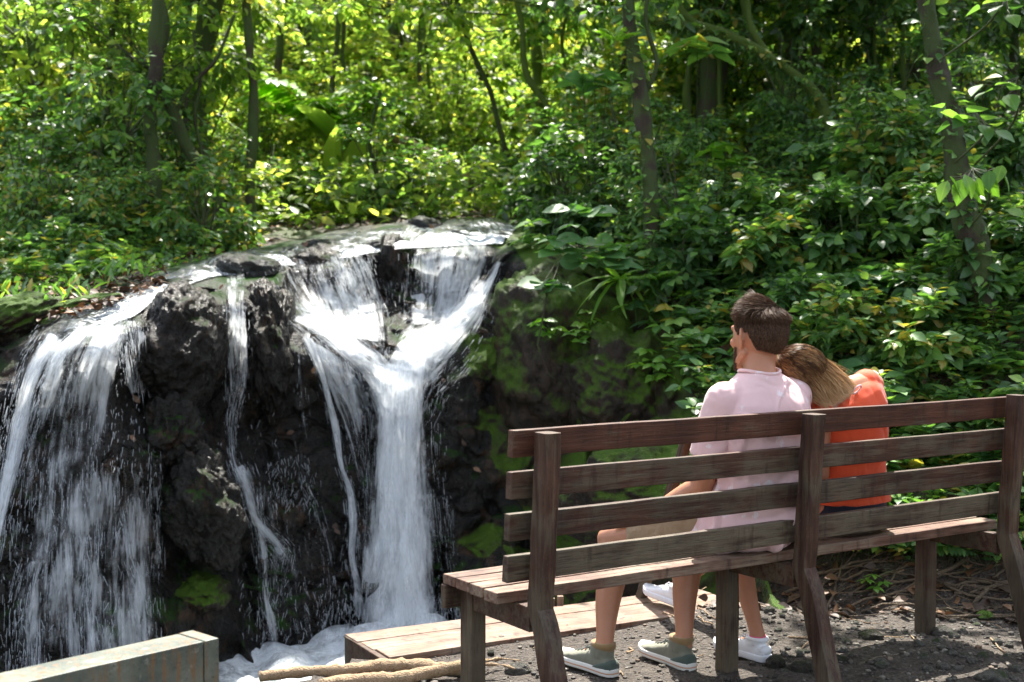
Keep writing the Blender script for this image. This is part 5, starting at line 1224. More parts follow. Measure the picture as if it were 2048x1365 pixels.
traced_tree('tree', [(1820,330),(1812,200),(1808,90),(1820,-40)], 10.8, .02, 'bark_moss', 'hanging thin stem just left of the thick right trunk', seed=19, crown=[((1800,-60,10.8),(1,1,.6),22,6,.10)], cmat='leaf_shade')
traced_tree('tree', [(1990,420),(2010,250),(2030,100),(2040,-50)], 10, .04, 'bark_grey', 'grey trunk at the far right edge behind the thick one', seed=20, crown=[((2060,-60,10),(1.2,1,.7),26,6,.10)], cmat='leaf_shade')
traced_tree('tree', [(750,440),(752,360),(742,280),(760,180)], 11.6, .018, 'bark_dark', 'low dark sapling on the far bank above the stream', seed=21, crown=[((745,330,11.6),(.55,.5,.55),22,6,.08)], cmat='leaf_shade')
for i, (x0, y0, lean2, Z, rr_, mt2) in enumerate([(130,400,20,12,.018,'bark_dark'),(262,430,-15,11.2,.016,'bark_dark'),(345,430,30,12.5,.03,'bark_dark'),(405,430,-8,11.6,.014,'bark_grey'),(660,370,15,14,.03,'bark_grey'),(705,380,-25,15,.025,'bark_grey'),(835,380,20,15.5,.03,'bark_grey'),(880,400,-40,14.5,.02,'bark_moss'),(1165,380,-45,12.4,.02,'bark_moss'),(1225,330,25,11.8,.018,'bark_dark'),(1455,300,-50,11.3,.02,'bark_moss'),(1720,300,10,11.5,.03,'bark_dark'),(1765,320,-20,11,.018,'bark_moss'),(1880,380,40,10.6,.02,'bark_grey')]):
    wv = rv.normal(0,8,4); mk = min([(-60,'x'),(75,'pale left edge trunk'),(215,'thin dark sapling'),(300,'shaded upright trunk'),(445,'twisting trunk'),(620,'distant thick trunk'),(775,'distant narrow trunk'),(1075,'top centre trunk'),(1280,'leaning trunk'),(1520,'arching mossy limb'),(1640,'slim dark trunk'),(1900,'thick right trunk')], key=lambda q: abs(q[0]-x0))
    traced_tree('slender_tree', [(x0,y0),(x0+lean2*.3+wv[0],y0*.66),(x0+lean2*.7+wv[1],y0*.33),(x0+lean2+wv[2],-40)], Z, rr_, mt2, ('very thin ' if rr_ < .019 else 'slender ')+('mossy' if mt2 == 'bark_moss' else 'dark' if mt2 == 'bark_dark' else 'grey')+' stem '+('left' if x0 < mk[0] else 'right')+' of the '+mk[1]+(' leaning left' if lean2 < 0 else ' leaning right'), [((x0+lean2,-60,Z),(.8,.7,.5),14,6,.10)], 'leaf_bright' if x0 < 1100 else 'leaf_herb', seed=130+i)
# fallen log in the clearing
p_ = [tuple(W(x, y, 13))+(r_,) for x, y, r_ in ((785,275,.05),(840,300,.055),(900,335,.06),(960,372,.06))]
me, o_ = trunk_mesh('fallen_log', p_, M['root'], 30); lg = link('fallen_log', me, None, tuple(o_)); info(lg, 'yellowish fallen log slanting down in the bright clearing', 'log')

def dress(t, path, Z, rad, n, ll, mat, tm, nm, seed, hang=False):
    r = np.random.default_rng(seed); S = np.array([W(x, y, z) for (x, y), z in zip(path, Z)]); q = r.random(n)*(len(S)-1); i0 = q.astype(int); i0 = np.minimum(i0, len(S)-2); f = (q-i0)[:,None]
    P = S[i0]*(1-f)+S[i0+1]*f; a_ = r.uniform(0,6.28,n); o = np.stack([np.cos(a_), np.sin(a_)-.3, 0*a_], -1)
    if hang: D = np.stack([r.normal(0,.12,n), r.normal(0,.12,n), -np.ones(n)], -1); P = P+o*rad*.6-[0,0,rad*.5]
    else: D = o+np.stack([r.normal(0,.3,n), r.normal(0,.3,n), r.normal(-.2,.4,n)], -1); P = P+o*rad*.9
    lb = LB(); lb.add(leaves(P-np.array(t.location), D, ll*r.uniform(.5,1.3,n), tm, rr=r, tilt=.4)); return link(nm, lb.mesh(nm, M[mat]), t)
OB = {o.get('label'): o for o in COL.objects if o.get('label')}
LB1 = OB['long moss hung trunk arching left across the top of the forest']; PTH = [(1640,200),(1560,130),(1480,85),(1400,55),(1300,42),(1180,18),(1060,6)]; ZZ = [9.9,9.9,9.95,10,10.1,10.2,10.3]
dress(LB1, PTH, ZZ, .05, 1500, .06, 'leaf_shade', T_STRAP, 'hanging_moss', 1, True); dress(LB1, PTH, ZZ, .05, 260, .07, 'leaf_herb', T_MID, 'climbing_leaves', 2)
LB2 = OB['thick dark mossy trunk leaning left near the right edge']; PTH = [(1972,640),(1958,520),(1930,420),(1902,260),(1868,130),(1842,-60)]; ZZ = [7.15,7.2,7.25,7.3,7.4,7.5]
dress(LB2, PTH, ZZ, .06, 230, .075, 'leaf_herb', T_OV, 'climbing_leaves', 3); dress(LB2, PTH, ZZ, .06, 900, .035, 'leaf_shade', T_STRAP, 'hanging_moss', 4, True)
LB3 = OB['dark leaning trunk with ferny moss right of centre behind the man']; PTH = [(1332,640),(1312,520),(1300,400),(1282,240),(1263,90),(1245,-70)]; ZZ = [8.25,8.3,8.4,8.5,8.6,8.7]
dress(LB3, PTH, ZZ, .05, 900, .04, 'leaf_shade', T_STRAP, 'hanging_moss', 5, True); dress(LB3, PTH, ZZ, .05, 160, .08, 'leaf_herb', T_OV, 'climbing_leaves', 6)
LB4 = OB['mossy trunk slanting up left under the stout grey trunk']; dress(LB4, [(1625,290),(1560,170),(1520,90),(1490,10)], [10.6]*4, .035, 600, .05, 'leaf_shade', T_STRAP, 'hanging_moss', 7, True)
# ---- tall canopy trees up the slope: their crowns shade the right hillside; the last is added to shade the left bank
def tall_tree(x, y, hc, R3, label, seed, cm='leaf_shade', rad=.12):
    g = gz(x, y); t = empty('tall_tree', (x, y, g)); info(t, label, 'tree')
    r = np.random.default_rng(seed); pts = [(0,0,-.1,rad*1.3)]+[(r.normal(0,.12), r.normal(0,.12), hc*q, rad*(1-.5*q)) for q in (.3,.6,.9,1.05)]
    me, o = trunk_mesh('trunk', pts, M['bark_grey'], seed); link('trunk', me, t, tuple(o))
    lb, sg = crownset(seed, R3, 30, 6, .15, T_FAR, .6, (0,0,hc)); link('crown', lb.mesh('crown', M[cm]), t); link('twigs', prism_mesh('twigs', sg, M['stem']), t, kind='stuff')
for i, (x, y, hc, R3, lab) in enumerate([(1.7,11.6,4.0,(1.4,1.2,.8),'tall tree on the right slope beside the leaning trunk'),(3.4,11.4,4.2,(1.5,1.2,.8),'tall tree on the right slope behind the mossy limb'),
        (5.2,11.6,4.2,(1.5,1.2,.8),'tall tree on the right slope behind the thick leaning trunk'),(2.6,13.4,4.8,(1.4,1.2,.8),'tall tree high on the slope between stout trunk and mossy trunk'),(4.6,13.8,5.0,(1.6,1.2,.8),'tall tree high on the slope at the right edge'),(-2.7,11.3,4.0,(1.5,1.0,.7),'added shade tree on the left bank behind the twisting trunk')]):
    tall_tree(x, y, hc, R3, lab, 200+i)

# ---- saplings and bushes filling the forest: each one of its own
protoB = []
def bush_proto(seed, R3, ncl, per, ll, cm, tm=T_MID, hgt=.9, tw=.3, nm='leafy_bush'):
    lb, sg = crownset(seed, R3, ncl, per, ll, tm, tw, (0,0,hgt)); r = np.random.default_rng(seed)
    mb = MB()
    for k in range(3):
        a = r.uniform(0,6.28); mb.add(*tube([(0,0,-.15),(math.cos(a)*.08,math.sin(a)*.08,hgt*.5),(math.cos(a)*R3[0]*.4,math.sin(a)*R3[1]*.4,hgt+R3[2]*.4)], [.016,.012,.006], 6))
    return nm, [('stem', mb.mesh('stem', [M['bark_dark']])), ('foliage', lb.mesh('foliage', M[cm])), ('twigs', prism_mesh('twigs', sg, M['stem']))]
PB = {
 'bright1': bush_proto(301, (.95,.9,.85), 27, 6, .095, 'leaf_bright'), 'bright2': bush_proto(302, (.75,.75,1.1), 25, 6, .11, 'leaf_bright', hgt=1.2),
 'mid1': bush_proto(303, (.85,.8,.8), 27, 6, .09, 'leaf_herb'), 'mid2': bush_proto(304, (.6,.6,.9), 22, 6, .10, 'leaf_herb', hgt=1.0),
 'dark1': bush_proto(305, (.8,.75,.75), 30, 6, .085, 'leaf_shade'), 'dark2': bush_proto(306, (.55,.5,.55), 30, 6, .10, 'leaf_shade', T_OV, .6),
 'small1': bush_proto(307, (.38,.36,.28), 20, 5, .085, 'leaf_herb', T_OV, .38, .2), 'small2': bush_proto(308, (.30,.30,.22), 16, 5, .105, 'leaf_herb', T_OV, .34, .18)}
first = {}
def put_bush(kind, x, y, rz, sc, label, group, dz=0, catg='bush'):
    z = gz(x, y)+dz
    if kind not in first:
        nm, parts = PB[kind]; first[kind] = plant_thing(nm, (x,y,z), parts, label, catg, group, rz, sc); return first[kind]
    return dup(first[kind], (x,y,z), rz, sc, label, group)
MARKS = [(-450,'far outside the left edge'),(-250,'well outside the left edge'),(-60,'outside the left edge'),(10,'at the left edge'),(75,'by pale left edge trunk'),(150,'right of pale edge trunk'),(215,'by the thin dark sapling'),(300,'by the shaded upright trunk'),(370,'left of the twisting trunk'),(445,'behind the twisting trunk'),(505,'behind straight slim trunk'),
 (560,'right of straight slim trunk'),(620,'by the distant thick trunk'),(700,'under the tree fern'),(775,'by the distant narrow trunk'),(850,'above small stream stone'),(930,'above the falls lip'),(1000,'above the right lip corner'),(1075,'by the top centre trunk'),(1150,'above round mossy boulder'),
 (1220,'left of the leaning trunk'),(1300,'behind the leaning trunk'),(1370,'right of leaning trunk'),(1440,'far right of leaning trunk'),(1520,'above the man'),(1600,'by the stout grey trunk'),(1680,'above the woman'),(1750,'right of the woman'),(1820,'left of the thick trunk'),(1900,'by the thick right trunk'),(1970,'right of the thick trunk'),(2030,'at the right edge'),(2110,'outside the right edge'),(2250,'far outside right edge')]
used_labels = set()
def place_label(base, row, px):
    w_ = min(MARKS, key=lambda q: abs(q[0]-px))[1]; ordn = ('nearest','second','third','fourth','fifth','sixth')[row]
    return f'{base}, {ordn} row, {w_}'
def fillrow(kinds, rows, label, group, catg='bush', seed=1, keep=None):
    r = np.random.default_rng(seed)
    for ri, (Z, x0, x1, n, s0, s1) in enumerate(sorted(rows)):
        for i in range(n):
            px = x0+(x1-x0)*(i+.5+r.uniform(-.35,.35))/n; y = Z*(1+r.uniform(-.04,.04)); x = (px-1024)/FPX*y
            if keep and not keep(px, y): continue
            k = kinds[r.integers(len(kinds))]; put_bush(k, x, y, r.uniform(0,6.28), r.uniform(s0,s1), place_label(label, ri, px), group, -.05)
# clearing and left forest: rows at growing distance
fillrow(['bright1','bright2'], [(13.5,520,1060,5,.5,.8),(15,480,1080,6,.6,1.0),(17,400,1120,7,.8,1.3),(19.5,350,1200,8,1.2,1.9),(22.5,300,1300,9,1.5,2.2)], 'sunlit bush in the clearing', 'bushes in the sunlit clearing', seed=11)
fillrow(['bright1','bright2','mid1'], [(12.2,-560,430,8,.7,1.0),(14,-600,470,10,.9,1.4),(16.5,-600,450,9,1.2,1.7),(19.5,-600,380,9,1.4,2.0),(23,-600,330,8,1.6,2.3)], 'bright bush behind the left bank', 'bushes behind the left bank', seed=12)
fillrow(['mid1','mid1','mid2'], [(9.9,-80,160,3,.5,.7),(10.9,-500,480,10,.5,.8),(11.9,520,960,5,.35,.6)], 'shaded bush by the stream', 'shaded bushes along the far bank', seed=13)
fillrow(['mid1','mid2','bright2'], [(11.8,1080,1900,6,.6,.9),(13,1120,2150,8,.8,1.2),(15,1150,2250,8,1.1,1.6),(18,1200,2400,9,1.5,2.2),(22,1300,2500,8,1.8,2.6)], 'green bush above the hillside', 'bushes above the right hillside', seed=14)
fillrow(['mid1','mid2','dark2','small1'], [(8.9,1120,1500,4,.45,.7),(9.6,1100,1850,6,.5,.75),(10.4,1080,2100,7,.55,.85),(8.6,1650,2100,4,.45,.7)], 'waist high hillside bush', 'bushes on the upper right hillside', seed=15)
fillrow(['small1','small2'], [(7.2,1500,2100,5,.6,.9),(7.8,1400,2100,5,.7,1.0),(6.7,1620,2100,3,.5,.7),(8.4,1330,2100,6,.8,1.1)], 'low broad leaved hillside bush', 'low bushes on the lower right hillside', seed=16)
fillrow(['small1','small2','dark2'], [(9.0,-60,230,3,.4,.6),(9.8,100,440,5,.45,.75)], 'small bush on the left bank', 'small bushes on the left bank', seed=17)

# ---- herbs: single plants in their hundreds on the hillside
def fern_plant(seed, nf, L, w_=.22, mat='fern', el=(.25,.7), n=22, droop=.5, az=None):
    r = np.random.default_rng(seed); P=[]; D=[]; Ls=[]; sg=[]
    for k in range(nf):
        a = (k/nf*6.28+r.normal(0,.2)) if az is None else az[k]; a1, b1, c1, d1 = frond((0,0,0), (math.cos(a), math.sin(a), r.uniform(*el)), L*r.uniform(.8,1.1), r, n, w_, T_LAN, droop); P += a1; D += b1; Ls += c1; sg += d1
    lb = LB(); lb.add(leaves(P, D, np.array(Ls), T_LAN, rr=r, tilt=.12, wide=1.5)); return [('fronds', lb.mesh('fronds', M[mat])), ('stalks', prism_mesh('stalks', sg, M['stem']))]
def herb_things(specs, n, xy, label, group, seed, s0, s1, matk, name='herb_plant', dz=0):
    r = np.random.default_rng(seed); src = []
    for s_ in specs:
        lb, sg = build_herb(s_); me = lb.mesh('herb', M[matk]); me.materials.append(M['stem'])
        sm = prism_mesh('st', sg, M['stem']); bm = bmesh.new(); bm.from_mesh(me); k = len(bm.faces); bm.from_mesh(sm); bm.faces.ensure_lookup_table()
        for f in bm.faces[k:]: f.material_index = 1
        bm.to_mesh(me); bm.free(); src.append(me)
    c = 0
    while c < n:
        x, y = xy(r)
        z = gz(x, y)
        if z < -.2: continue
        me = src[r.integers(len(src))]; o = link(name, me, None, (x, y, z+dz)); q = r.uniform(s0,s1); o.scale = (q,q,q); o.rotation_euler = (r.normal(-.18,.12), r.normal(0,.12), r.uniform(0,6.28)); pxx = x/y*FPX+1024; o['label'] = label+(', low down, ' if y < 7.2 else ', halfway up, ' if y < 8.6 else ', further back, ')+min(MARKS, key=lambda q_: abs(q_[0]-pxx))[1]; o['category'] = 'plant'; o['group'] = group; c += 1
H1 = [herb(s, 6, .26, .085) for s in range(401,405)]; H2 = [herb(s, 5, .22, .13, T_OV, .6, 3, 1.15) for s in range(411,414)]; H3 = [herb(s, 7, .16, .05, T_MID, .7, 3) for s in range(421,424)]
def hillxy(r):
    y = 5.95+r.random()**1.2*3.6; px = r.uniform(1380+max(0,(6.9-y))*190, 2120) if y < 8.2 else r.uniform(1180, 2120); return (px-1024)/FPX*y, y
herb_things(H1, 180, hillxy, 'pointed leaf hillside herb', 'pointed leaf herbs on the hillside', 31, .65, 1.15, 'leaf_herb')
herb_things(H2, 110, hillxy, 'oval leaved hillside herb', 'broad leaf herbs on the hillside', 32, .65, 1.1, 'leaf_herb', 'broad_leaf_plant')
H4 = [herb(s, 4, .30, .17, T_OV, .55, 3, 1.1) for s in range(431,433)]; H5 = [herb(s, 8, .20, .045, T_MID, .5, 5) for s in range(441,443)]
herb_things(H4, 34, hillxy, 'large pale leaved hillside plant', 'large pale leaved plants on the hillside', 35, .6, 1.0, 'leaf_pale', 'large_leaf_plant')
herb_things(H5, 60, hillxy, 'fine leaved hillside sprig', 'fine leaved sprigs on the hillside', 36, .8, 1.5, 'leaf_lime', 'fine_leaf_plant')
fsrc = None
for k_ in range(34):
    x_, y_ = hillxy(rv); pz = np.array([x_, y_, gz(x_, y_)]); pxx = x_/y_*FPX+1024; lb_ = 'feathery hillside fern'+(', low down, ' if y_ < 7.2 else ', halfway up, ' if y_ < 8.6 else ', further back, ')+min(MARKS, key=lambda q_: abs(q_[0]-pxx))[1]
    if fsrc is None: fsrc = 1; FS = [plant_thing('fern', tuple(pz), fern_plant(560, 6, .30, .25, 'leaf_herb', (.15,.7), 18, .6), lb_, 'fern', 'ferns on the hillside')]
    else: dup(FS[0], tuple(pz), rv.uniform(0,6.28), rv.uniform(.6,1.2), lb_, 'ferns on the hillside')
def bankxy(r):
    px = r.uniform(-60, 520); y = np.interp(px, [-60,250,520],[7.75,8.45,9.7])+r.random()**1.5*1.5; return (px-1024)/FPX*y, y
herb_things(H1[:2]+H2[:1], 60, bankxy, 'small herb on the left bank', 'herbs on the left bank', 33, .45, .8, 'leaf_herb')
def farbank(r):
    px = r.uniform(500, 1120); y = 11.0+r.random()*1.6; return (px-1024)/FPX*y, y
herb_things(H1[:2], 40, farbank, 'low herb on the far bank', 'herbs on the far bank', 34, .5, .9, 'leaf_bright')

# ---- ground cover nobody could count
def cover(name, n, xyf, ll, matk, seed, label, tm=T_MID, up=.06, flat=.5):
    r = np.random.default_rng(seed); x, y = xyf(r, n); z = ground(x, y); ok = z > -.2; x, y, z = x[ok], y[ok], z[ok]; n = len(x)
    P = np.stack([x, y, z+r.random(n)*up], -1); a = r.uniform(0,6.28,n); D = np.stack([np.cos(a), np.sin(a)-.15, r.normal(.1,flat,n)], -1)
    lb = LB(); lb.add(leaves(P, D, ll[0]+(ll[1]-ll[0])*r.random(n), tm, rr=r, tilt=.5)); o = link(name, lb.mesh(name, M[matk]), None, kind='stuff', label=label); return o
def reg(y0, y1, p0, p1):
    def f(r, n): y = r.uniform(y0,y1,n); px = r.uniform(p0,p1,n); return (px-1024)/FPX*y, y
    return f
def nodeck(f):
    return f
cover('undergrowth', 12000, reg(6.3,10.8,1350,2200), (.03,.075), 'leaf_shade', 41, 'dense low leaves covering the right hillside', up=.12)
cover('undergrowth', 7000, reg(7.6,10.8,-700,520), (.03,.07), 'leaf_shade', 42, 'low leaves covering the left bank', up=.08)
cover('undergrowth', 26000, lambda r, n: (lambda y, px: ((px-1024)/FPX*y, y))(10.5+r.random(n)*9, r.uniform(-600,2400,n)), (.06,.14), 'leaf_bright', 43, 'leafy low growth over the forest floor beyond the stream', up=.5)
# distant forest closing the view: one mass of foliage on the far slope
r = np.random.default_rng(44); n = 120000; y = r.uniform(21,34,n); px = r.uniform(-1000,2900,n); x = (px-1024)/FPX*y
hgt = 3.4+1.5*fbm(np.stack([x*.45,y*.45,0*x],-1),3,44); z = ground(x,y)+np.abs(hgt)*r.random(n)**.7
d3 = fbm(np.stack([x*.9,y*.9,z*.9],-1),3,45); ok = d3 > -.15; P = np.stack([x,y,z],-1)[ok]; n = len(P); a = r.uniform(0,6.28,n)
lb = LB(); lb.add(leaves(P, np.stack([np.cos(a),np.sin(a),r.normal(-.1,.5,n)],-1), .14+.16*r.random(n), T_FAR, rr=r, tilt=.5))
link('distant_foliage', lb.mesh('distant_foliage', M['leaf_bright']), None, kind='stuff', label='distant sunlit foliage of the far forest')
cover('leaf_litter', 1500, reg(7.4,10.2,-200,560), (.04,.09), 'dead_leaf', 46, 'fallen brown leaves on the left bank', T_OV, .02, .15)
cover('leaf_litter', 2600, reg(5.55,9.5,1300,2150), (.03,.09), 'dead_leaf', 47, 'fallen brown leaves on the right hillside and bank', T_OV, .03, .2)
cover('leaf_litter', 300, reg(10.8,12.4,500,1150), (.05,.1), 'dead_leaf', 48, 'fallen brown leaves on the far bank', T_OV, .02, .15)
r = np.random.default_rng(49); n = 600; px = r.uniform(-80,330,n); py = np.interp(px,[-80,120,330],[612,592,545])+r.random(n)**.8*np.interp(px,[-80,120,330],[60,62,45]); P = cliffP(px, py, .01, 1.); P[:,2] += .05; a_ = r.uniform(0,6.28,n)
lb = LB(); lb.add(leaves(P, np.stack([np.cos(a_),np.sin(a_),r.normal(0,.2,n)],-1), .03+.05*r.random(n), T_OV, rr=r, tilt=.4)); link('leaf_litter', lb.mesh('leaf_litter', M['dead_leaf']), None, kind='stuff', label='fallen brown leaves lying on the rock at the left lip')
n = 130; px = r.uniform(-80,300,n); py = np.interp(px,[-80,120,300],[606,586,545])+r.random(n)**1.5*np.interp(px,[-80,120,300],[60,50,30]); P = cliffP(px, py, .01, 1.); P[:,2] += .05; a_ = r.uniform(0,6.28,n)
lb = LB(); lb.add(leaves(P, np.stack([np.cos(a_)*.5,np.sin(a_)*.5-.2,.3+r.random(n)],-1), .05+.07*r.random(n), T_LAN, rr=r, tilt=.4)); link('grass', lb.mesh('grass', M['leaf_herb']), None, kind='stuff', label='grass and small leaves edging the left lip of the rock')
# a few leaves caught on the wet rock
n = 45; px = r.uniform(250,960,n); py = topY(px)+r.random(n)**1.6*620+20; P = cliffP(px, py, .03, 1.); a_ = r.uniform(0,6.28,n)
lb = LB(); lb.add(leaves(P, np.stack([np.cos(a_),-.3+0*a_,np.sin(a_)],-1), .03+.035*r.random(n), T_OV, N=np.array([0,-1.,.6])+r.normal(0,.3,(n,3)), rr=r)); link('leaf_litter', lb.mesh('leaf_litter', M['dead_leaf']), None, kind='stuff', label='single brown leaves stuck on the wet rocks')
# roots and twigs of the bank below the bench
r = np.random.default_rng(50); mb = MB()
for k in range(170):
    px = r.uniform(1560,2140); y = r.uniform(5.55,6.5); x = (px-1024)/FPX*y; a = r.normal(.35,.55); L = r.uniform(.12,.7); pts = []
    for j in range(6):
        qx = x+math.cos(a)*L*j/5+r.normal(0,.012); qy = y+math.sin(a)*L*j/5*.5+r.normal(0,.012); pts.append((qx, qy, max(gz(qx,qy),-.05)+.008+r.random()*.02))
    rad = r.uniform(.0018,.007)*(1 if k%7 else 1.6); mb.add(*tube(pts, [rad,rad*1.1,rad,rad*.9,rad*.8,rad*.5], 6))
link('fallen_twigs', mb.mesh('fallen_twigs', [M['twig']]), None, kind='stuff', label='tangle of roots and fallen twigs on the bank under the bench')
mb = MB()
for k in range(45):
    px = r.uniform(1100,2100); y = r.uniform(4.75,6.3); x = (px-1024)/FPX*y; a = r.uniform(0,6.28); L = r.uniform(.05,.25); pts = []
    for j in range(5):
        qx = x+math.cos(a)*L*j/4+r.normal(0,.006); qy = y+math.sin(a)*L*j/4; pts.append((qx, qy, max(gz(qx,qy),-.05)+.006))
    mb.add(*tube(pts, r.uniform(.0015,.004), 5))
link('straw', mb.mesh('straw', [M['root']]), None, kind='stuff', label='pale dry straw and root fibres scattered on the ground')

# ---- plants one can point at
def special(name, px, py, Z, mesh_parts, label, catg, rz=0, sc=1., onp=None):
    p = W(px, py, Z) if onp is None else onp; return plant_thing(name, p, mesh_parts, label, catg, None, rz, sc)
special('fern', 1303, 560, 7.95, fern_plant(501, 6, .22, .26, 'fern', (.3,.7), 20, .7), 'small yellow green fern above the dark hollow beside the leaning trunk', 'fern')
# big tree fern fronds over the clearing
trf = fern_plant(502, 7, 1.05, .30, 'fern', (.35,.8), 26, .9); tb = W(655, 250, 13.2); g_ = gz(tb[0],tb[1])
mb = MB(); mb.add(*tube([(0,0,g_-tb[2]-.1),(.03,0,(g_-tb[2])*.5),(0,0,0)], [.06,.05,.045], 8)); special('tree_fern', 0,0,0, trf+[('trunk', mb.mesh('trunk',[M['bark_moss']]))], 'tree fern with wide arching sunlit fronds over the clearing', 'fern', onp=tb, rz=.4)
tb = W(600, 372, 12.3); special('fern', 0,0,0, fern_plant(503, 6, .42, .25, 'fern', (.3,.8), 18, .8), 'small pale fern under the tree fern by the far bank', 'fern', onp=tb)
tb = gp(1075, 380, 12.5); special('fern', 0,0,0, fern_plant(504, 7, .6, .25, 'fern', (.4,.9), 20, .7), 'fern behind the lip of the falls at right', 'fern', onp=tb)
for i, (px, py, Z, sc, lab) in enumerate([(2000,640,6.75,.9,'fern on the hillside just below the thick leaning trunk'),(1930,700,6.6,.7,'fern low on the hillside right of the woman'),(1850,640,7.0,.8,'fern on the hillside above the woman'),(2010,760,6.3,.8,'feathery fern beside the right end of the bench'),(1230,80,8.5,.6,'fern clinging to the leaning trunk near the top'),(90,350,11,1.2,'fern in the shade of the left forest'),(30,290,11.5,1.3,'fern high at the left edge')]):
    pp = W(px, py, Z) if Z == 8.5 else gp(px, py, Z); special('fern', 0,0,0, fern_plant(510+i, 6, .32, .27, 'fern' if i % 2 == 0 else 'leaf_herb', (.2,.8), 18, .6), lab, 'fern', onp=pp, sc=sc, rz=i)
def rosette(seed, spots, base, ll, tm, mat, stem_r=.005, wide=1.):
    """leaves at measured spots around a stalk: spots = list of (dx, dy, dz, dirx, diry, dirz)"""
    r = np.random.default_rng(seed); P=[]; D=[]; L=[]; sg=[]
    for s_ in spots:
        p = np.array(s_[:3]); P.append(p); D.append(s_[3:6]); L.append(ll*r.uniform(.85,1.15)); m_ = (np.array(base)+p)/2+[0,0,-.02]; sg += [(np.array(base), m_, stem_r), (m_, p, stem_r*.8)]
    lb = LB(); lb.add(leaves(P, D, np.array(L), tm, rr=r, tilt=.35, wide=wide)); return [('leaves', lb.mesh('leaves', M[mat])), ('stalks', prism_mesh('stalks', sg, M['stem']))]
def whorls(seed, hs, per, spread, up=.15):
    r = np.random.default_rng(seed); S = []
    for (x, y, z) in hs:
        a0 = r.uniform(0,6.28)
        for k in range(per): a = a0+k*6.28/per+r.normal(0,.15); S.append((x, y, z, math.cos(a)*spread, math.sin(a)*spread-.35, up+r.normal(0,.12)))
    return S
# pale large-leaved plant hanging over the mossy boulder
b0 = W(1130, 470, 8.35)
sp_ = whorls(61, [tuple(W(x, y, 7.75)-b0) for x, y in ((1112,480),(1120,505),(1165,525),(1220,495),(1235,530),(1205,510),(1100,575),(1085,568),(1140,420),(1180,425))], 5, 1., .1)
special('pale_leaved_plant', 0,0,0, rosette(61, sp_, (0,0,-.05), .145, T_RND, 'leaf_pale', .004), 'plant with big pale rounded leaves overhanging the mossy boulder', 'plant', onp=b0)
b0 = W(1240, 560, 8.05); sp_ = [(0,0,0, math.cos(a)*1.0, -.5+.5*math.sin(a), q) for a, q in zip(np.linspace(0,6.2,14), [.5,.1,.6,-.1,.4,.0,.5,-.3,.3,-.5,.2,.5,-.2,.3])]
special('bromeliad', 0,0,0, rosette(62, sp_, (0,0,-.03), .26, T_STRAP, 'leaf_lime', .006, 1.4), 'strap leaved bromeliad hanging under the small fern', 'plant', onp=b0)
# large glossy leaves on a branch in front of the thick trunk, right
for i, (pts, lab, ll) in enumerate([([(1900,250),(1930,235),(1965,250),(1990,262),(1880,225)],'sprig of big veined leaves at mid height in front of the thick right trunk',.12),
                                ([(1895,362),(1925,358),(1950,365),(1975,350),(2000,340)],'row of hanging lime green leaves in front of the thick right trunk',.12),
                                ([(1985,180),(1960,170),(2015,190)],'sprig of long bright leaves right of the thick trunk near the edge',.12),
                                ([(1960,18),(2000,12),(2020,30)],'bright leaves at the top right corner',.12)]):
    b0 = W(pts[0][0]+50, pts[0][1]-25, 6.3); S_ = []
    for j, (x, y) in enumerate(pts):
        p = W(x, y, 6.2)-b0
        S_.append((*p, (-.5+.25*j), -.25, -.9 if i == 1 else -.15)); S_.append((*(p+[.01,0,.02]), (.4-.2*j), -.4, -.7 if i == 1 else .1))
    a_ = W([1905,1925,1950,1880][i], [330,470,330,120][i], 7.25)-b0; parts = rosette(70+i, S_, (0,0,0), ll, T_OV, 'leaf_lime' if i == 1 else 'leaf_herb', .0025, 1.1)
    mb = MB(); mb.add(*tube([tuple(v) for v in spline([a_, a_*.6+np.array([.12,0,.06]), (0,0,0)], 6)], [.006]*13, 7)); special('leafy_branch', 0,0,0, parts+[('branch', mb.mesh('branch',[M['stem']]))], lab, 'plant', onp=b0)
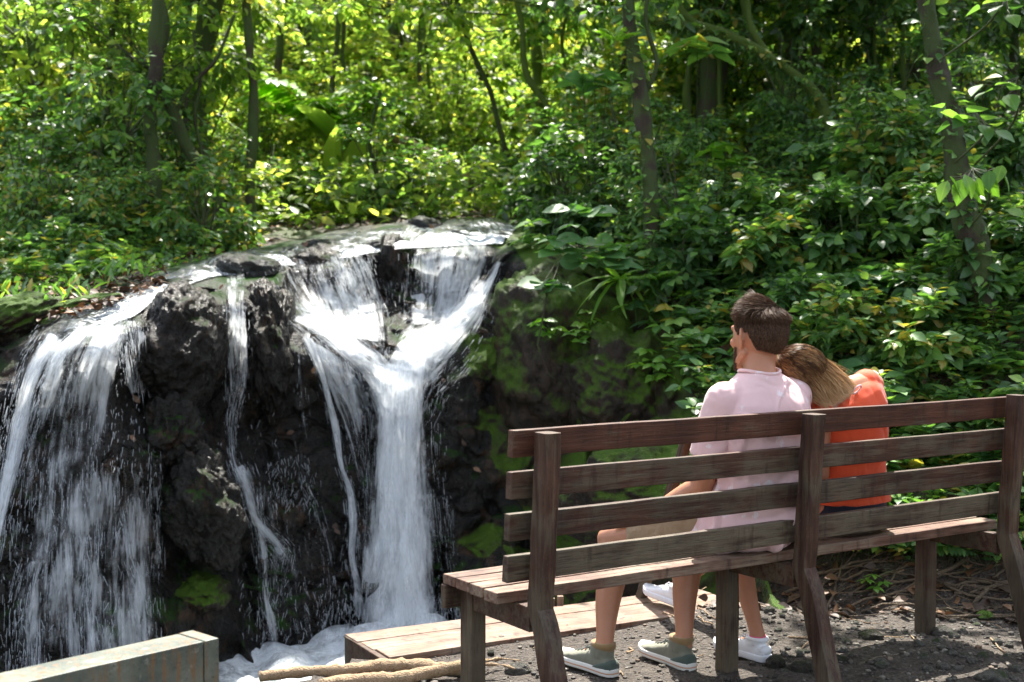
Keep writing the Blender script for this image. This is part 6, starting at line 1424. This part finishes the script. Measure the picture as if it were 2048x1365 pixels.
for i, (px, py, Z, ll, tm, mt_, lab) in enumerate([(1750,540,7.6,.17,T_HRT,'leaf_pale','arrow shaped pale leaves above the woman on the hillside'),(1670,560,7.7,.16,T_HRT,'leaf_herb','dark heart shaped leaves left of the arrow shaped leaves'),
        (1225,490,8.5,.17,T_OV,'leaf_herb','big oval leaved plant at the foot of the leaning trunk'),(1190,150,9.3,.22,T_OV,'leaf_pale','long pale leaves hanging left of the leaning trunk near the top'),
        (1120,270,9.8,.24,T_OV,'leaf_herb','broad drooping leaves above the mossy boulder'),(1640,290,9.0,.22,T_OV,'leaf_pale','long greyish leaves below the arching mossy limb'),(1395,80,9.2,.22,T_OV,'leaf_herb','dark whorl of drooping leaves under the arching limb'),
        (1520,400,8.6,.13,T_OV,'leaf_lime','light green whorled plant at the middle of the hillside'),(1450,290,8.9,.14,T_OV,'leaf_lime','light green leafy sprig right of the leaning trunk'),(1330,720,7.5,.09,T_OV,'leaf_lime','small bright sprig by the dark mossy rock left of the man'),(1090,640,7.85,.08,T_OV,'leaf_lime','tiny bright sprig on the big round mossy boulder'),
        (1160,660,7.85,.07,T_OV,'leaf_lime','small sprig hanging in the hollow of the mossy boulder'),(1745,1150,5.8,.05,T_OV,'leaf_lime','seedling with light leaves on the bank under the bench'),(1840,1110,6.0,.05,T_OV,'leaf_herb','seedling on the bank near the right front bench leg')]):
    b0 = W(px, py, Z); g_ = gz(b0[0], b0[1]); S_ = whorls(80+i, [(0,0,0),(ll*.35,-.03,-ll*.4),(-ll*.4,-.05,-ll*.25)] if i < 7 else [(0,0,0),(ll*.8,-.02,-ll*.6),(-ll*.7,-.03,-ll*.3),(.0,-.05,-ll*.9)], 5, 1., -.05)
    base = (0, .06, max(min(g_-b0[2], -.05), -1.2)) if i not in (10,11) else (0,.12,-.02)
    special('leafy_plant', 0,0,0, rosette(80+i, S_, base, ll, tm, mt_, .004 if ll > .06 else .0015), lab, 'plant', onp=b0)
for i, (px, py, Z, ll, mt_, lab) in enumerate([(1075,470,8.9,.12,'leaf_herb','leafy plant at the top left of the round mossy boulder'),(1160,480,8.4,.13,'leaf_pale','pale plant at the top middle of the round mossy boulder'),(1235,500,8.3,.13,'leaf_herb','leafy plant spilling between round boulder and leaning trunk'),(1290,600,8.0,.12,'leaf_herb','oval leaved plant hanging at the foot of the leaning trunk'),(1350,640,7.7,.11,'leaf_herb','hanging plant right of the dark hollow'),(1185,640,8.0,.08,'leaf_lime','small lime sprig in the dark hollow'),(1390,760,7.2,.10,'leaf_herb','oval leaved plant left of the man by his shoulder'),(1420,700,7.4,.11,'leaf_pale','pale leaved plant left of the head of the man'),(1300,720,7.6,.08,'leaf_lime','light sprig over the dark mossy rock'),(1450,820,6.8,.08,'leaf_herb','small plant right behind the shoulder of the man')]):
    b0 = W(px, py, Z); S_ = whorls(140+i, [(0,0,0),(ll*.9,-.03,-ll*.5),(-ll*.9,-.05,-ll*.3),(ll*.2,-.08,-ll*1.1),(-ll*.3,.02,ll*.7)], 5, 1., -.1)
    special('leafy_plant', 0,0,0, rosette(140+i, S_, (0,.08,-.04), ll, T_OV, mt_, .003), lab, 'plant', onp=b0)
# banana-like blades in the clearing
b0 = gp(680, 330, 12.6); S_ = [(0,0,.12*k, math.cos(k*2.1)*.5, math.sin(k*2.1)*.4-.1, 1.1-.1*k) for k in range(6)]
special('banana_plant', 0,0,0, rosette(95, S_, (0,0,-.1), .75, T_BAN, 'leaf_bright', .012), 'upright paddle leaved plant glowing in the clearing beyond the stream', 'plant', onp=b0)
# hanging vines on the boulders
mb = MB(); r = np.random.default_rng(97)
vb = W(1100, 560, 7.8); V_ = [W(1095,580,7.72),W(1085,640,7.7),W(1075,690,7.72),(W(1095,745,7.7)),W(1110,760,7.7)]
mb.add(*tube([tuple(v-vb) for v in V_], [.007,.006,.006,.005,.003], 6)); o = link('vine', mb.mesh('vine', [M['bark_dark']]), None, tuple(vb)); info(o, 'bare dark vine hanging down the front of the mossy boulder', 'vine')

# where several plants of one patch share their words, say which one: counted from the left in the picture
bpy.context.view_layer.update(); same = {}
for o in COL.objects:
    if o.parent is None and o.get('label') and o.get('group'): same.setdefault(o['label'], []).append(o)
ORD = ['', 'second', 'third', 'fourth', 'fifth', 'sixth', 'seventh', 'eighth', 'ninth', 'tenth', 'eleventh', 'twelfth', 'thirteenth', 'fourteenth']
for l, os_ in same.items():
    if len(os_) < 2: continue
    os_.sort(key=lambda o: o.location.x/max(o.location.y, .1)); k = len(os_)
    for i, o in enumerate(os_):
        t = 'leftmost' if i == 0 else 'rightmost' if i == k-1 else (ORD[min(i, 13)]+' from left')
        o['label'] = ' '.join((t+' '+l).split())
